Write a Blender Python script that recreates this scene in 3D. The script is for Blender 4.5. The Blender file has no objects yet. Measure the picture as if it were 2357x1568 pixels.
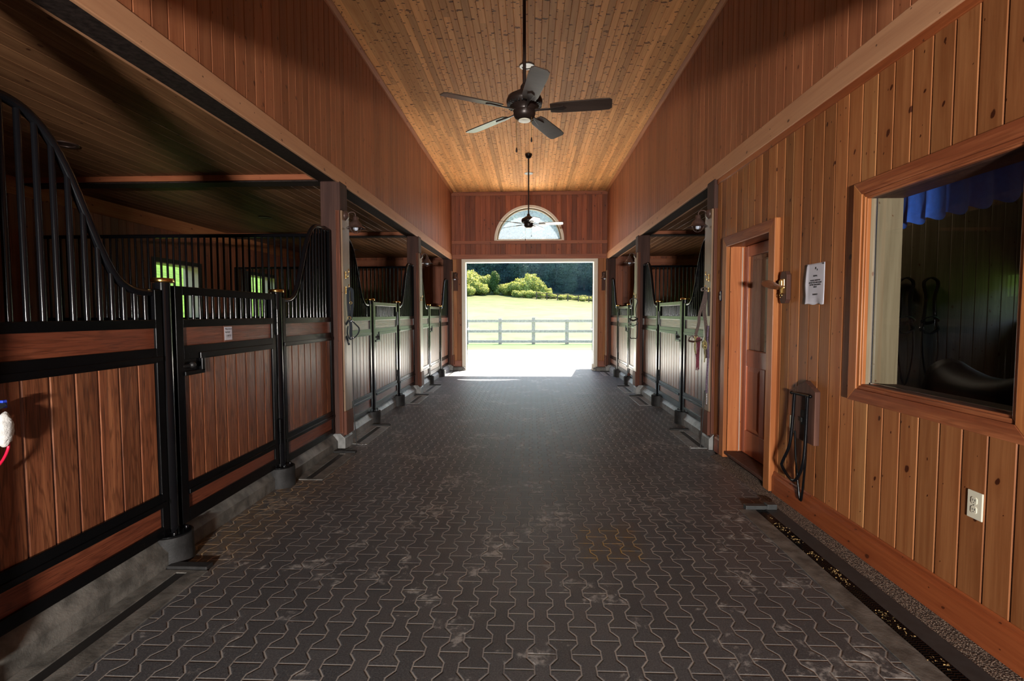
import bpy, bmesh, math, random
from mathutils import Vector, Matrix, noise

SC = bpy.context.scene
COL = SC.collection
R = math.radians
random.seed(11)

# ------------------------------------------------------------------ camera, light, exposure
def look_basis(f=1160.0, cx=1178.5, cy=784.0, vx=1222.0, vy=724.0):
    y = Vector((vx - cx, -(vy - cy), f)).normalized()
    x = Vector((y.z, 0, -y.x)).normalized()
    z = x.cross(y)
    if z.y < 0: z = -z
    M = Matrix((x, y, z))                      # world axes in camera axes (right, up, forward)
    right = M @ Vector((1, 0, 0)); up = M @ Vector((0, 1, 0)); fwd = M @ Vector((0, 0, 1))
    return right, up, fwd
cam_d = bpy.data.cameras.new('camera')
cam = bpy.data.objects.new('camera', cam_d); COL.objects.link(cam)
_r, _u, _f = look_basis()
cam.matrix_world = Matrix(((_r.x, _u.x, -_f.x, 0), (_r.y, _u.y, -_f.y, 0), (_r.z, _u.z, -_f.z, 1.42), (0, 0, 0, 1)))
cam_d.sensor_width = 36.0
cam_d.lens = 36.0 * 1160.0 / 2357.0
cam_d.clip_start = 0.02; cam_d.clip_end = 900
SC.camera = cam

SC.view_settings.view_transform = 'Standard'
SC.view_settings.look = 'None'
SC.view_settings.gamma = 1.0
SC.view_settings.use_curve_mapping = False
SC.view_settings.exposure = 0.0

W = bpy.data.worlds.new('sky'); SC.world = W; W.use_nodes = True
wn = W.node_tree.nodes; wl = W.node_tree.links
bg = wn['Background']
sky = wn.new('ShaderNodeTexSky'); sky.sky_type = 'NISHITA'; sky.sun_disc = False
sky.sun_elevation = R(59); sky.sun_rotation = R(24); sky.air_density = 1.0; sky.dust_density = 1.5
wl.new(sky.outputs[0], bg.inputs[0]); bg.inputs[1].default_value = 0.85

sun_d = bpy.data.lights.new('sun', 'SUN'); sun_d.energy = 40.0; sun_d.angle = R(0.6); sun_d.color = (1, 0.95, 0.86)
sun = bpy.data.objects.new('sun', sun_d); COL.objects.link(sun)
sun.rotation_euler = Vector((-0.24, -0.54, -1.0)).to_track_quat('-Z', 'Y').to_euler()

# unseen area light added behind the camera, acting as a flash
ra = bpy.data.lights.new('rear_flash_light', 'AREA'); ra.shape = 'RECTANGLE'; ra.size = 0.45; ra.size_y = 0.12
ra.energy = 820; ra.color = (1.0, 0.96, 0.90)
rao = bpy.data.objects.new('rear_flash_light', ra); COL.objects.link(rao)
rao.location = (-0.25, -4.0, 1.22); rao.rotation_euler = (R(93), 0, 0)

# ------------------------------------------------------------------ node helpers
class S:
    """a scalar/vector socket with operators"""
    def __init__(s, t, sock): s.t = t; s.k = sock
    def _m(s, op, *o, clamp=False):
        n = s.t.nodes.new('ShaderNodeMath'); n.operation = op; n.use_clamp = clamp
        for i, v in enumerate((s,) + o):
            if isinstance(v, S): s.t.links.new(v.k, n.inputs[i])
            else: n.inputs[i].default_value = v
        return S(s.t, n.outputs[0])
    def __add__(s, o): return s._m('ADD', o)
    def __sub__(s, o): return s._m('SUBTRACT', o)
    def __mul__(s, o): return s._m('MULTIPLY', o)
    def __truediv__(s, o): return s._m('DIVIDE', o)
    __radd__ = __add__; __rmul__ = __mul__
    def rsub(s, a): return (s * -1.0) + a
    def abs(s): return s._m('ABSOLUTE')
    def floor(s): return s._m('FLOOR')
    def frac(s): return s._m('FRACT')
    def mod2(s): return (s * 0.5).frac() * 2.0
    def min(s, o): return s._m('MINIMUM', o)
    def max(s, o): return s._m('MAXIMUM', o)
    def gt(s, o): return s._m('GREATER_THAN', o)
    def lt(s, o): return s._m('LESS_THAN', o)
    def pow(s, o): return s._m('POWER', o)
    def clamp(s): return s._m('ADD', 0.0, clamp=True)
    def step(s, a, b, lo=0.0, hi=1.0):
        n = s.t.nodes.new('ShaderNodeMapRange'); n.interpolation_type = 'SMOOTHSTEP'
        s.t.links.new(s.k, n.inputs[0])
        for i, v in zip((1, 2, 3, 4), (a, b, lo, hi)): n.inputs[i].default_value = v
        return S(s.t, n.outputs[0])

class Mat:
    def __init__(s, name, rough=0.5, spec=0.5, metal=0.0, coat=0.0, coat_rough=0.1):
        s.m = bpy.data.materials.new(name); s.m.use_nodes = True
        s.t = s.m.node_tree; s.b = s.t.nodes['Principled BSDF']
        s.set('Roughness', rough); s.set('Specular IOR Level', spec); s.set('Metallic', metal)
        s.set('Coat Weight', coat); s.set('Coat Roughness', coat_rough)
        s._c = None
    def set(s, inp, v):
        i = s.b.inputs[inp]
        if isinstance(v, S): s.t.links.new(v.k, i)
        elif hasattr(v, 'is_output') or hasattr(v, 'links'): s.t.links.new(v, i)
        else:
            if isinstance(v, tuple) and len(v) == 3: v = v + (1,)
            i.default_value = v
    def n(s, t, **k):
        x = s.t.nodes.new(t)
        for a, v in k.items(): setattr(x, a, v)
        return x
    def co(s):
        if s._c is None: s._c = s.n('ShaderNodeTexCoord').outputs['Object']
        return s._c
    def rnd(s):
        a = s.n('ShaderNodeAttribute', attribute_name='rnd'); return S(s.t, a.outputs['Fac'])
    def xyz(s, v=None):
        x = s.n('ShaderNodeSeparateXYZ'); s.t.links.new(v or s.co(), x.inputs[0])
        return [S(s.t, x.outputs[i]) for i in range(3)]
    def vec(s, x, y, z=0.0):
        c = s.n('ShaderNodeCombineXYZ')
        for i, v in enumerate((x, y, z)):
            if isinstance(v, S): s.t.links.new(v.k, c.inputs[i])
            else: c.inputs[i].default_value = v
        return c.outputs[0]
    def noise(s, v=None, scale=5.0, detail=3.0, rough=0.5, dist=0.0):
        x = s.n('ShaderNodeTexNoise'); s.t.links.new(v or s.co(), x.inputs['Vector'])
        x.inputs['Scale'].default_value = scale; x.inputs['Detail'].default_value = detail
        x.inputs['Roughness'].default_value = rough; x.inputs['Distortion'].default_value = dist
        return S(s.t, x.outputs[0])
    def voro(s, v, scale=1.0, feature='F1'):
        x = s.n('ShaderNodeTexVoronoi', feature=feature); s.t.links.new(v, x.inputs['Vector'])
        x.inputs['Scale'].default_value = scale
        return S(s.t, x.outputs['Distance'])
    def knot(s, a, l, ca, cl, ra, rl, prob, hard):
        """scattered elliptical knots: ca, cl cells per metre; ra, rl radii in metres"""
        x = s.n('ShaderNodeTexVoronoi', voronoi_dimensions='2D'); x.inputs['Scale'].default_value = 1.0; x.inputs['Randomness'].default_value = 0.9
        A = a * ca; L = l * cl
        s.t.links.new(s.vec(A, L), x.inputs['Vector'])
        px, py, _ = s.xyz(x.outputs['Position']); c1, c2, _ = s.xyz(x.outputs['Color'])
        da = (A - px) / (ca * ra); dl = (L - py) / (cl * rl)
        e = (da * da + dl * dl).pow(0.5) / (c2 * 0.8 + 0.45)
        return e.step(0.75 if hard else 0.1, 1.15, 1.0, 0.0) * c1.lt(prob)
    def white(s, v):
        x = s.n('ShaderNodeTexWhiteNoise', noise_dimensions='3D'); s.t.links.new(v, x.inputs['Vector'])
        return S(s.t, x.outputs['Value'])
    def mix(s, f, a, b):
        x = s.n('ShaderNodeMix', data_type='RGBA')
        for i, v in ((0, f), (6, a), (7, b)):
            if isinstance(v, S): s.t.links.new(v.k, x.inputs[i])
            elif hasattr(v, 'links'): s.t.links.new(v, x.inputs[i])
            else: x.inputs[i].default_value = (v + (1,)) if isinstance(v, tuple) else v
        return x.outputs[2]
    def mul(s, col, f):
        x = s.n('ShaderNodeVectorMath', operation='SCALE'); s.t.links.new(col, x.inputs[0])
        s.t.links.new(f.k, x.inputs['Scale']); return x.outputs[0]
    def bump(s, h, strength=0.5, dist=0.01):
        x = s.n('ShaderNodeBump'); x.inputs['Strength'].default_value = strength; x.inputs['Distance'].default_value = dist
        s.t.links.new(h.k, x.inputs['Height']); s.t.links.new(x.outputs[0], s.b.inputs['Normal'])

def wood(name, light, dark, axis='z', knots=0.5, kn_col=(0.05, 0.015, 0.006), rough=0.45, coat=0.0, grain=1.0, var=0.35, spec=0.35, pores=0.0, dash=0.0, hue=None, fig=0.0):
    """stained timber with grain running along one axis; every board carries its own 'rnd' value"""
    m = Mat(name, rough=rough, spec=spec, coat=coat, coat_rough=0.22)
    x, y, z = m.xyz(); r = m.rnd()
    a, b, l = {'z': (x, y, z), 'y': (x, z, y), 'x': (y, z, x)}[axis]
    a = a + r * 37.0; b = b + r * 13.0; l = l + r * 71.0
    warp = m.noise(m.vec(a * 2.0, b * 2.0, l * 0.8), 1.0, 2)
    g1 = m.noise(m.vec(a * 60.0 + warp * 5.0, b * 60.0, l * 2.2), 1.0, 3, 0.6)
    g2 = m.noise(m.vec(a * 14.0 + warp * 3.0, b * 14.0, l * 0.7), 1.0, 2)
    f = (g1 * 0.55 * grain + g2 * 0.6).step(0.35, 0.8)
    col = m.mix(f, light, dark)
    if hue:
        h = m.white(m.vec(r * 91.0, 3.0, 1.0))
        col = m.mix(h.step(0.45, 1.0), col, m.mix(f, hue, dark))
    xx, yy, zz = m.xyz()
    aa = {'z': xx + yy, 'y': xx + zz, 'x': yy + zz}[axis] + r * 5.0
    kn = None
    if knots > 0:
        wb = m.noise(m.vec(aa * 18.0, l * 12.0, r * 9.0), 1.0, 3) * 0.035
        aa0, l0 = aa, l; aa = aa + wb * 0.6; l = l + aa0 * 0.5 + wb
        kn = m.knot(aa, l, 9.0, 2.9, 0.0105 * (0.5 + knots), 0.0140 * (0.5 + knots), 0.34, 1.0)
        kn = kn.max(m.knot(aa + 3.3, l + 7.7, 16.0, 5.0, 0.0040, 0.006, 0.35, 1.0))
        halo = m.knot(aa, l, 9.0, 2.9, 0.030 * (0.5 + knots), 0.075 * (0.5 + knots), 0.34, 0.0)
        col = m.mix(halo * 0.45, col, dark)
        col = m.mix(kn * 0.95, col, kn_col); aa, l = aa0, l0
    if dash > 0:
        dm = m.knot(aa + 1.7, l + m.noise(m.vec(aa * 30.0, l * 9.0, 0.0), 1.0, 2) * 0.035, 11.0, 4.3, 0.036, 0.0120, 0.40, 1.0)
        dm = dm.max(m.knot(aa + 9.1, l + m.noise(m.vec(aa * 24.0, l * 9.0, 5.0), 1.0, 2) * 0.03, 18.0, 8.0, 0.017, 0.0080, 0.50, 1.0))
        col = m.mix(dm * 0.85 * dash, col, kn_col)
    v = r * 0.999
    bright = (v - 0.5) * (2.0 * var) + 1.0
    if fig > 0:
        q_ = m.noise(m.vec(aa * 9.0, r * 50.0, l * 1.1), 1.0, 2, 0.45) * 9.0
        rg = q_.frac(); ln = (rg - 0.5).abs().step(0.30, 0.48)
        col = m.mix(ln * fig, col, tuple(c * 0.62 for c in dark))
    if pores > 0:
        p = m.noise(m.vec(a * 190.0, b * 190.0, l * 9.0), 1.0, 2).step(0.56, 0.66)
        col = m.mix(p * pores, col, tuple(c * 0.35 for c in dark))
    col = m.mul(col, bright)
    m.set('Base Color', col)
    m.bump(g1 if kn is None else g1 + kn * 0.5, 0.12 if not pores else 0.42, 0.004)
    if coat > 0: m.t.links.new(m.b.inputs['Normal'].links[0].from_socket, m.b.inputs['Coat Normal'])
    return m.m

def plain(name, col, rough=0.5, metal=0.0, spec=0.5, coat=0.0, nscale=0.0, namt=0.0, bump=0.0, bscale=60.0):
    m = Mat(name, rough, spec, metal, coat)
    if namt > 0:
        n = m.noise(None, nscale, 4, 0.6)
        c = m.mix(n.step(0.3, 0.7), tuple(v * (1 - namt) for v in col), tuple(min(1, v * (1 + namt)) for v in col))
        m.set('Base Color', c)
    else:
        # slight procedural unevenness
        n = m.noise(None, 9.0, 3)
        m.set('Base Color', m.mix(n, tuple(v * 0.94 for v in col), tuple(min(1.0, v * 1.06) for v in col)))
    if bump > 0: m.bump(m.noise(None, bscale, 4, 0.65), bump, 0.004)
    return m.m

PINE_L, PINE_D = (0.335, 0.130, 0.047), (0.225, 0.072, 0.023)
M = {}
M['pine_z'] = wood('pine_wall', PINE_L, PINE_D, 'z', 0.62, (0.045, 0.008, 0.003), 0.45, 0.03, hue=(0.36, 0.165, 0.062), var=0.26, spec=0.2)
M['pine_up'] = wood('pine_upper_wall', (0.34, 0.125, 0.056), (0.23, 0.074, 0.032), 'z', 0.5, (0.09, 0.024, 0.01), 0.5, 0.0, var=0.2)
M['pine_far'] = wood('pine_end_wall', (0.28, 0.080, 0.030), (0.165, 0.042, 0.017), 'z', 0.6, (0.06, 0.016, 0.008), 0.5, 0.0, var=0.32)
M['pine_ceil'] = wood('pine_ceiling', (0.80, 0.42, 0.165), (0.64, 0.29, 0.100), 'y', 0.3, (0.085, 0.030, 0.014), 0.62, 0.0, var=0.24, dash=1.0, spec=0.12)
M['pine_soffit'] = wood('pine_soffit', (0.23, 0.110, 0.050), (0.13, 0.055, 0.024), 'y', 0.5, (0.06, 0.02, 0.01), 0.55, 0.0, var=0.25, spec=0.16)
M['trim_y'] = wood('pine_trim_along', (0.42, 0.165, 0.065), (0.29, 0.095, 0.034), 'y', 0.5, (0.08, 0.022, 0.008), 0.65, 0.0, var=0.15, spec=0.12)
M['trim_z'] = wood('pine_trim_upright', (0.50, 0.18, 0.062), (0.34, 0.095, 0.03), 'z', 0.4, (0.10, 0.025, 0.008), 0.4, 0.1, var=0.15)
M['trim_x'] = wood('pine_trim_across', (0.34, 0.115, 0.05), (0.22, 0.06, 0.026), 'x', 0.5, (0.06, 0.018, 0.008), 0.45, 0.05, var=0.15)
M['fascia'] = wood('beam_fascia', (0.50, 0.255, 0.135), (0.40, 0.185, 0.095), 'y', 0.5, (0.12, 0.05, 0.03), 0.55, 0.0, var=0.1, grain=0.7)
M['base_y'] = wood('baseboard_pine', (0.30, 0.078, 0.025), (0.20, 0.044, 0.014), 'y', 0.7, (0.07, 0.016, 0.006), 0.32, 0.25, var=0.1)
M['casing_z'] = wood('casing_upright', (0.46, 0.180, 0.058), (0.29, 0.092, 0.028), 'z', 0.0, (0.12, 0.03, 0.01), 0.45, 0.05, var=0.1, grain=1.3, spec=0.25)
M['casing_y'] = wood('casing_across', (0.38, 0.130, 0.052), (0.20, 0.052, 0.020), 'y', 0.0, (0.12, 0.03, 0.01), 0.45, 0.05, var=0.1, grain=1.3, spec=0.25, fig=0.35)
M['oak_z'] = wood('oak_upright', (0.30, 0.112, 0.048), (0.16, 0.050, 0.022), 'z', 0.0, (0.05, 0.015, 0.008), 0.38, 0.20, grain=1.4, var=0.24, pores=0.8, fig=0.7)
M['oak_y'] = wood('oak_lengthwise', (0.25, 0.072, 0.032), (0.15, 0.038, 0.018), 'y', 0.0, (0.05, 0.012, 0.006), 0.38, 0.20, grain=1.4, var=0.1, pores=0.6, fig=0.6)
M['oak_x'] = wood('oak_crosswise', (0.20, 0.07, 0.035), (0.12, 0.035, 0.018), 'x', 0.0, (0.05, 0.015, 0.008), 0.5, 0.0, grain=1.3, var=0.25)
M['post'] = wood('rough_sawn_post', (0.075, 0.034, 0.025), (0.042, 0.018, 0.014), 'z', 0.0, (0.03, 0.012, 0.01), 0.8, 0.0, grain=1.2, var=0.1)
M['post_strip'] = wood('post_corner_strip', (0.30, 0.088, 0.036), (0.10, 0.030, 0.015), 'z', 0.1, (0.05, 0.014, 0.008), 0.6, 0.0, grain=1.8, var=0.1)
M['post_face'] = wood('post_face_board', (0.27, 0.17, 0.10), (0.17, 0.10, 0.06), 'z', 0.1, (0.05, 0.02, 0.01), 0.4, 0.3, var=0.1)
M['dark_beam'] = plain('dark_stained_beam', (0.024, 0.016, 0.014), 0.6, spec=0.15, nscale=30, namt=0.4, bump=0.4, bscale=50)
M['pale_wood'] = wood('pale_jamb', (0.25, 0.195, 0.125), (0.17, 0.125, 0.075), 'z', 0.4, (0.12, 0.05, 0.02), 0.45, 0.1, var=0.05)
M['door_wood'] = wood('door_timber', (0.44, 0.115, 0.045), (0.28, 0.06, 0.022), 'z', 0.1, (0.1, 0.02, 0.01), 0.32, 0.35, var=0.1)
M['walnut'] = wood('walnut_board', (0.125, 0.055, 0.037), (0.065, 0.027, 0.019), 'z', 0.0, (0.03, 0.01, 0.01), 0.6, 0.0, grain=1.4, var=0.1, spec=0.2)
M['black'] = plain('black_gloss_steel', (0.003, 0.003, 0.0035), 0.18, spec=0.22)
M['black_pipe'] = plain('black_gloss_pipe', (0.004, 0.004, 0.005), 0.13, spec=0.34)
M['black_matte'] = plain('black_matte', (0.010, 0.009, 0.009), 0.5)
M['brass'] = plain('polished_brass', (0.80, 0.50, 0.16), 0.18, metal=1.0)
M['brass_old'] = plain('aged_brass', (0.62, 0.40, 0.14), 0.28, metal=1.0)
M['steel'] = plain('bright_steel', (0.7, 0.7, 0.72), 0.22, metal=1.0)
M['concrete'] = plain('concrete', (0.200, 0.198, 0.192), 0.40, nscale=14, namt=0.30, bump=0.35, bscale=90)
M['concrete_dark'] = plain('stained_concrete', (0.115, 0.106, 0.094), 0.5, nscale=9, namt=0.45, bump=0.4, bscale=70)
M['yard_dark'] = plain('dark_asphalt_yard', (0.020, 0.020, 0.021), 0.9, nscale=20, namt=0.2)
M['stump'] = plain('dark_wet_concrete', (0.019, 0.018, 0.018), 0.6, spec=0.25, nscale=14, namt=0.35, bump=0.3, bscale=90)
M['bank_grass'] = plain('bank_grass', (0.024, 0.052, 0.003), 0.9, spec=0.05, nscale=1.5, namt=0.35)
M['rubber'] = plain('dark_rubber', (0.028, 0.030, 0.031), 0.55, nscale=20, namt=0.2)
M['white_paint'] = plain('pale_painted_wood', (0.72, 0.68, 0.58), 0.45)
M['beige_paint'] = plain('beige_painted_wood', (0.46, 0.36, 0.24), 0.5)
M['drive'] = plain('gravel_yard', (0.42, 0.40, 0.36), 0.9, nscale=3, namt=0.15)
M['leather'] = plain('brown_leather', (0.050, 0.025, 0.018), 0.5, nscale=60, namt=0.3)
M['leather_dark'] = plain('dark_leather', (0.014, 0.009, 0.008), 0.5, spec=0.3)
M['nylon'] = plain('dark_nylon_web', (0.016, 0.019, 0.025), 0.7, spec=0.2)
M['bronze'] = plain('bronze_lamp_metal', (0.085, 0.048, 0.040), 0.42, metal=0.35, nscale=20, namt=0.2)
M['bulb'] = plain('lamp_bulb_glass', (0.55, 0.60, 0.72), 0.08, spec=0.8)
M['fan_dark'] = plain('fan_oiled_bronze', (0.026, 0.016, 0.013), 0.35, metal=0.4)
M['fan_blade'] = wood('fan_blade', (0.050, 0.032, 0.024), (0.028, 0.018, 0.014), 'x', 0.0, (0.02, 0.01, 0.01), 0.28, 0.4, var=0.05)
M['ivory'] = plain('ivory_plastic', (0.62, 0.58, 0.46), 0.35)
M['paper'] = plain('white_paper', (0.56, 0.54, 0.60), 0.7, nscale=8, namt=0.04)
M['sleeve'] = plain('clear_sleeve_edge', (0.20, 0.085, 0.06), 0.2)
M['ink'] = plain('black_ink', (0.02, 0.02, 0.025), 0.6)
M['blue_plastic'] = plain('blue_plastic', (0.02, 0.05, 0.35), 0.3)
M['silver_plastic'] = plain('silver_plastic', (0.45, 0.47, 0.45), 0.3)
def cloth_mat():
    m = Mat('thin_white_curtain', 0.9, 0.1); m.set('Base Color', (0.75, 0.72, 0.62))
    tr = m.n('ShaderNodeBsdfTranslucent'); tr.inputs[0].default_value = (0.75, 0.72, 0.62, 1)
    mx = m.n('ShaderNodeMixShader'); mx.inputs[0].default_value = 0.5
    m.t.links.new(m.b.outputs[0], mx.inputs[1]); m.t.links.new(tr.outputs[0], mx.inputs[2])
    m.t.links.new(mx.outputs[0], m.t.nodes['Material Output'].inputs[0]); return m.m
M['curtain'] = cloth_mat()
M['valance'] = plain('blue_cotton', (0.020, 0.085, 0.42), 0.8, nscale=40, namt=0.1)
M['fleece'] = plain('white_fleece', (0.62, 0.60, 0.58), 0.95, nscale=60, namt=0.15, bump=1.0, bscale=80)
M['red_cord'] = plain('red_cord', (0.65, 0.01, 0.05), 0.3)
M['blue_web'] = plain('blue_web', (0.02, 0.06, 0.65), 0.5)
M['purple_rope'] = plain('purple_rope', (0.10, 0.065, 0.10), 0.8, nscale=80, namt=0.5)
M['red_tassel'] = plain('dark_red_rope', (0.10, 0.012, 0.025), 0.8, nscale=70, namt=0.5)
M['grey_rope'] = plain('grey_rope', (0.20, 0.17, 0.18), 0.8, nscale=90, namt=0.4)
M['olive_rope'] = plain('olive_rope', (0.20, 0.17, 0.07), 0.8, nscale=90, namt=0.4)
M['strap_wood'] = plain('dark_bent_strap', (0.10, 0.040, 0.02), 0.3, coat=0.3)
M['fence_wood'] = plain('weathered_fence_timber', (0.37, 0.33, 0.29), 0.85, nscale=12, namt=0.2)
M['bark'] = plain('tree_bark', (0.07, 0.05, 0.035), 0.9, nscale=8, namt=0.3)
M['mat_floor'] = plain('stall_bedding', (0.10, 0.07, 0.05), 0.95, nscale=25, namt=0.5, bump=0.8, bscale=60)
M['chips'] = plain('straw_chips', (0.50, 0.34, 0.14), 0.8)

def leaf_mat(name, a, b):
    m = Mat(name, 0.55, 0.3)
    r = m.rnd()
    c = m.mix(r, a, b); m.set('Base Color', c)
    tr = m.n('ShaderNodeBsdfTranslucent'); m.t.links.new(c, tr.inputs[0])
    mx = m.n('ShaderNodeMixShader'); mx.inputs[0].default_value = 0.45
    out = m.t.nodes['Material Output']
    m.t.links.new(m.b.outputs[0], mx.inputs[1]); m.t.links.new(tr.outputs[0], mx.inputs[2])
    m.t.links.new(mx.outputs[0], out.inputs[0])
    return m.m
M['leaf_forest'] = leaf_mat('forest_leaves', (0.016, 0.052, 0.038), (0.048, 0.115, 0.074))
M['leaf_bush'] = leaf_mat('bush_leaves', (0.17, 0.26, 0.04), (0.42, 0.47, 0.16))
M['leaf_mid'] = leaf_mat('shrub_leaves', (0.030, 0.080, 0.018), (0.075, 0.15, 0.035))

def grass_mat():
    m = Mat('pasture_grass', 0.9, 0.2)
    n = m.noise(None, 0.35, 5, 0.7); n2 = m.noise(None, 0.9, 5, 0.75)
    c = m.mix(n.step(0.35, 0.65), (0.036, 0.066, 0.018), (0.060, 0.082, 0.034))
    c = m.mix(n2.step(0.58, 0.72) * 0.7, c, (0.036, 0.062, 0.018))
    x, y, z = m.xyz()
    yard = (y + m.noise(None, 0.5, 3) * 2.5).step(22.6, 24.6)
    verge = y.step(24.0, 26.0) * y.step(29.5, 32.0, 1.0, 0.0)
    c = m.mix(verge * 0.8, c, (0.032, 0.066, 0.013))
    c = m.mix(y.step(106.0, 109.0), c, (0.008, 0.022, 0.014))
    c = m.mix(yard, (0.62, 0.59, 0.53), c)
    m.set('Base Color', c); return m.m
M['grass'] = grass_mat()

def paver_mat():
    m = Mat('interlocking_pavers', 0.5, 0.5)
    x, y, z = m.xyz()
    w, L, a, ph = 0.0925, 0.1875, 0.0150, 0.615
    k = (x / w + 0.5).floor()
    s = k.mod2() * -2.0 + 1.0
    t = (y / L + ph).frac()
    T = (((t - 0.5).abs() * 4.0 - 1.0) * 2.3).min(1.0).max(-1.0)
    off = x - k * w - s * T * a
    slope = (T.abs()).lt(0.999) * 0.30
    d1 = off.abs() * slope.rsub(1.0)
    c = k - off.lt(0.0)
    even = c.mod2().rsub(1.0).abs().clamp()
    even = c.mod2().lt(0.5)
    q = y / L + ph + even * 0.5
    u = q.frac(); row = q.floor()
    d2 = u.min(u.rsub(1.0)) * L
    d = d1.min(d2)
    wob = m.noise(None, 60.0, 2) * 0.0012
    joint = (d + wob).step(0.0029, 0.0045, 1.0, 0.0)
    pid = m.white(m.vec(c, row, 0.0))
    big = m.noise(None, 0.9, 4, 0.6); fine = m.noise(None, 85.0, 3, 0.7); spk = m.noise(None, 260.0, 2, 0.5)
    base = m.mix(pid, (0.056, 0.058, 0.064), (0.086, 0.085, 0.090))
    base = m.mix(fine.step(0.45, 0.75) * 0.55, base, (0.120, 0.112, 0.106))
    grit = m.noise(None, 140.0, 4, 0.8)
    base = m.mix(grit.step(0.56, 0.40) * 0.55, base, (0.020, 0.019, 0.020))
    base = m.mix(grit.step(0.56, 0.66) * 0.5, base, (0.155, 0.148, 0.142))
    base = m.mix(spk.step(0.62, 0.70) * 0.6, base, (0.24, 0.23, 0.22))
    # chalky scuffs and rust stains with their own outline
    st = m.noise(None, 2.3, 6, 0.72, 0.4)
    st2 = m.noise(None, 17.0, 4, 0.7)
    scuff = st.step(0.545, 0.60) * st2.step(0.44, 0.62)
    base = m.mix(scuff * 0.8, base, (0.36, 0.34, 0.32))
    rv = m.vec(x * 1.0 + 9.0, y * 1.0, 4.0)
    rust = m.noise(rv, 2.0, 5, 0.7).step(0.60, 0.70) * 0.40
    base = m.mix(rust, base, (0.115, 0.062, 0.032))
    yel = x.step(0.26, 0.34) * x.step(0.62, 0.72, 1.0, 0.0) * y.step(2.80, 2.9) * y.step(3.25, 3.4, 1.0, 0.0) * st2.step(0.40, 0.55)
    edge = x.step(-2.0, -1.45, 1.0, 0.0) * y.step(2.4, 2.9) * y.step(4.6, 5.2, 1.0, 0.0) * st2.step(0.35, 0.6)
    base = m.mix(edge * 0.55, base, (0.20, 0.12, 0.055))
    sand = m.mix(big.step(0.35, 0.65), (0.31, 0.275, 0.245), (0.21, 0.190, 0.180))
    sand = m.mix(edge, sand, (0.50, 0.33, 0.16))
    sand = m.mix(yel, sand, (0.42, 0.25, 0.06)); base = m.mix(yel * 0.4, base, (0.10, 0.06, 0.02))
    dark_far = y.step(5.5, 9.5) * 0.86  # joint colour darkened with depth to imitate how far joints reflect light
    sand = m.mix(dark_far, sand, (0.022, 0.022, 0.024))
    broken = m.noise(None, 6.0, 3).step(0.30, 0.46)
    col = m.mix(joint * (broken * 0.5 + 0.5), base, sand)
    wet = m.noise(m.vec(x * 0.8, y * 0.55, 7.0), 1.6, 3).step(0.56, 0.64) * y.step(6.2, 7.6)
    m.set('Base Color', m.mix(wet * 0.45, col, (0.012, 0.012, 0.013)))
    m.set('Roughness', (fine * 0.25 + 0.36))
    h = d.step(0.001, 0.007) + fine * 0.22
    m.bump(h, 0.55, 0.004)
    return m.m
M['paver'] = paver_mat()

def pebble_mat():
    m = Mat('pebble_aggregate', 0.75, 0.3)
    v = m.n('ShaderNodeTexVoronoi'); m.t.links.new(m.co(), v.inputs['Vector']); v.inputs['Scale'].default_value = 150.0
    cr = m.n('ShaderNodeSeparateXYZ'); m.t.links.new(v.outputs['Color'], cr.inputs[0])
    f = S(m.t, cr.outputs[0]); d = S(m.t, v.outputs['Distance'])
    c = m.mix(f, (0.12, 0.075, 0.055), (0.34, 0.26, 0.20))
    c = m.mix(d.step(0.35, 0.6), c, (0.05, 0.035, 0.028))
    m.set('Base Color', c); m.bump(d.rsub(1.0), 0.8, 0.004); return m.m
M['pebble'] = pebble_mat()

def glass_mat(name, tint=(1, 1, 1), refl=0.5, dust=0.0):
    m = Mat(name, 0.02, 0.5)
    g = m.n('ShaderNodeBsdfGlossy'); g.inputs['Roughness'].default_value = 0.01
    tr = m.n('ShaderNodeBsdfTransparent'); tr.inputs[0].default_value = tint + (1,)
    ge = m.n('ShaderNodeNewGeometry'); dt = m.n('ShaderNodeVectorMath', operation='DOT_PRODUCT')
    m.t.links.new(ge.outputs['Normal'], dt.inputs[0]); m.t.links.new(ge.outputs['Incoming'], dt.inputs[1])
    c = S(m.t, dt.outputs['Value']).abs().rsub(1.0).clamp().pow(5.0)
    mx = m.n('ShaderNodeMixShader')
    f = (c * 0.95 + 0.045) * refl
    if dust > 0:
        df = m.n('ShaderNodeBsdfTranslucent'); df.inputs[0].default_value = (0.75, 0.85, 0.95, 1)
        m2 = m.n('ShaderNodeMixShader'); m2.inputs[0].default_value = dust
        m.t.links.new(tr.outputs[0], m2.inputs[1]); m.t.links.new(df.outputs[0], m2.inputs[2]); tr = m2
    m.t.links.new(f.k, mx.inputs[0]); m.t.links.new(tr.outputs[0], mx.inputs[1]); m.t.links.new(g.outputs[0], mx.inputs[2])
    m.t.links.new(mx.outputs[0], m.t.nodes['Material Output'].inputs[0])
    return m.m
M['glass'] = glass_mat('window_glass', (0.92, 0.95, 0.94), 1.0)
M['glass_arch'] = glass_mat('hazy_window_glass', (0.96, 0.98, 1.0), 1.0, 0.11)

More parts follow.
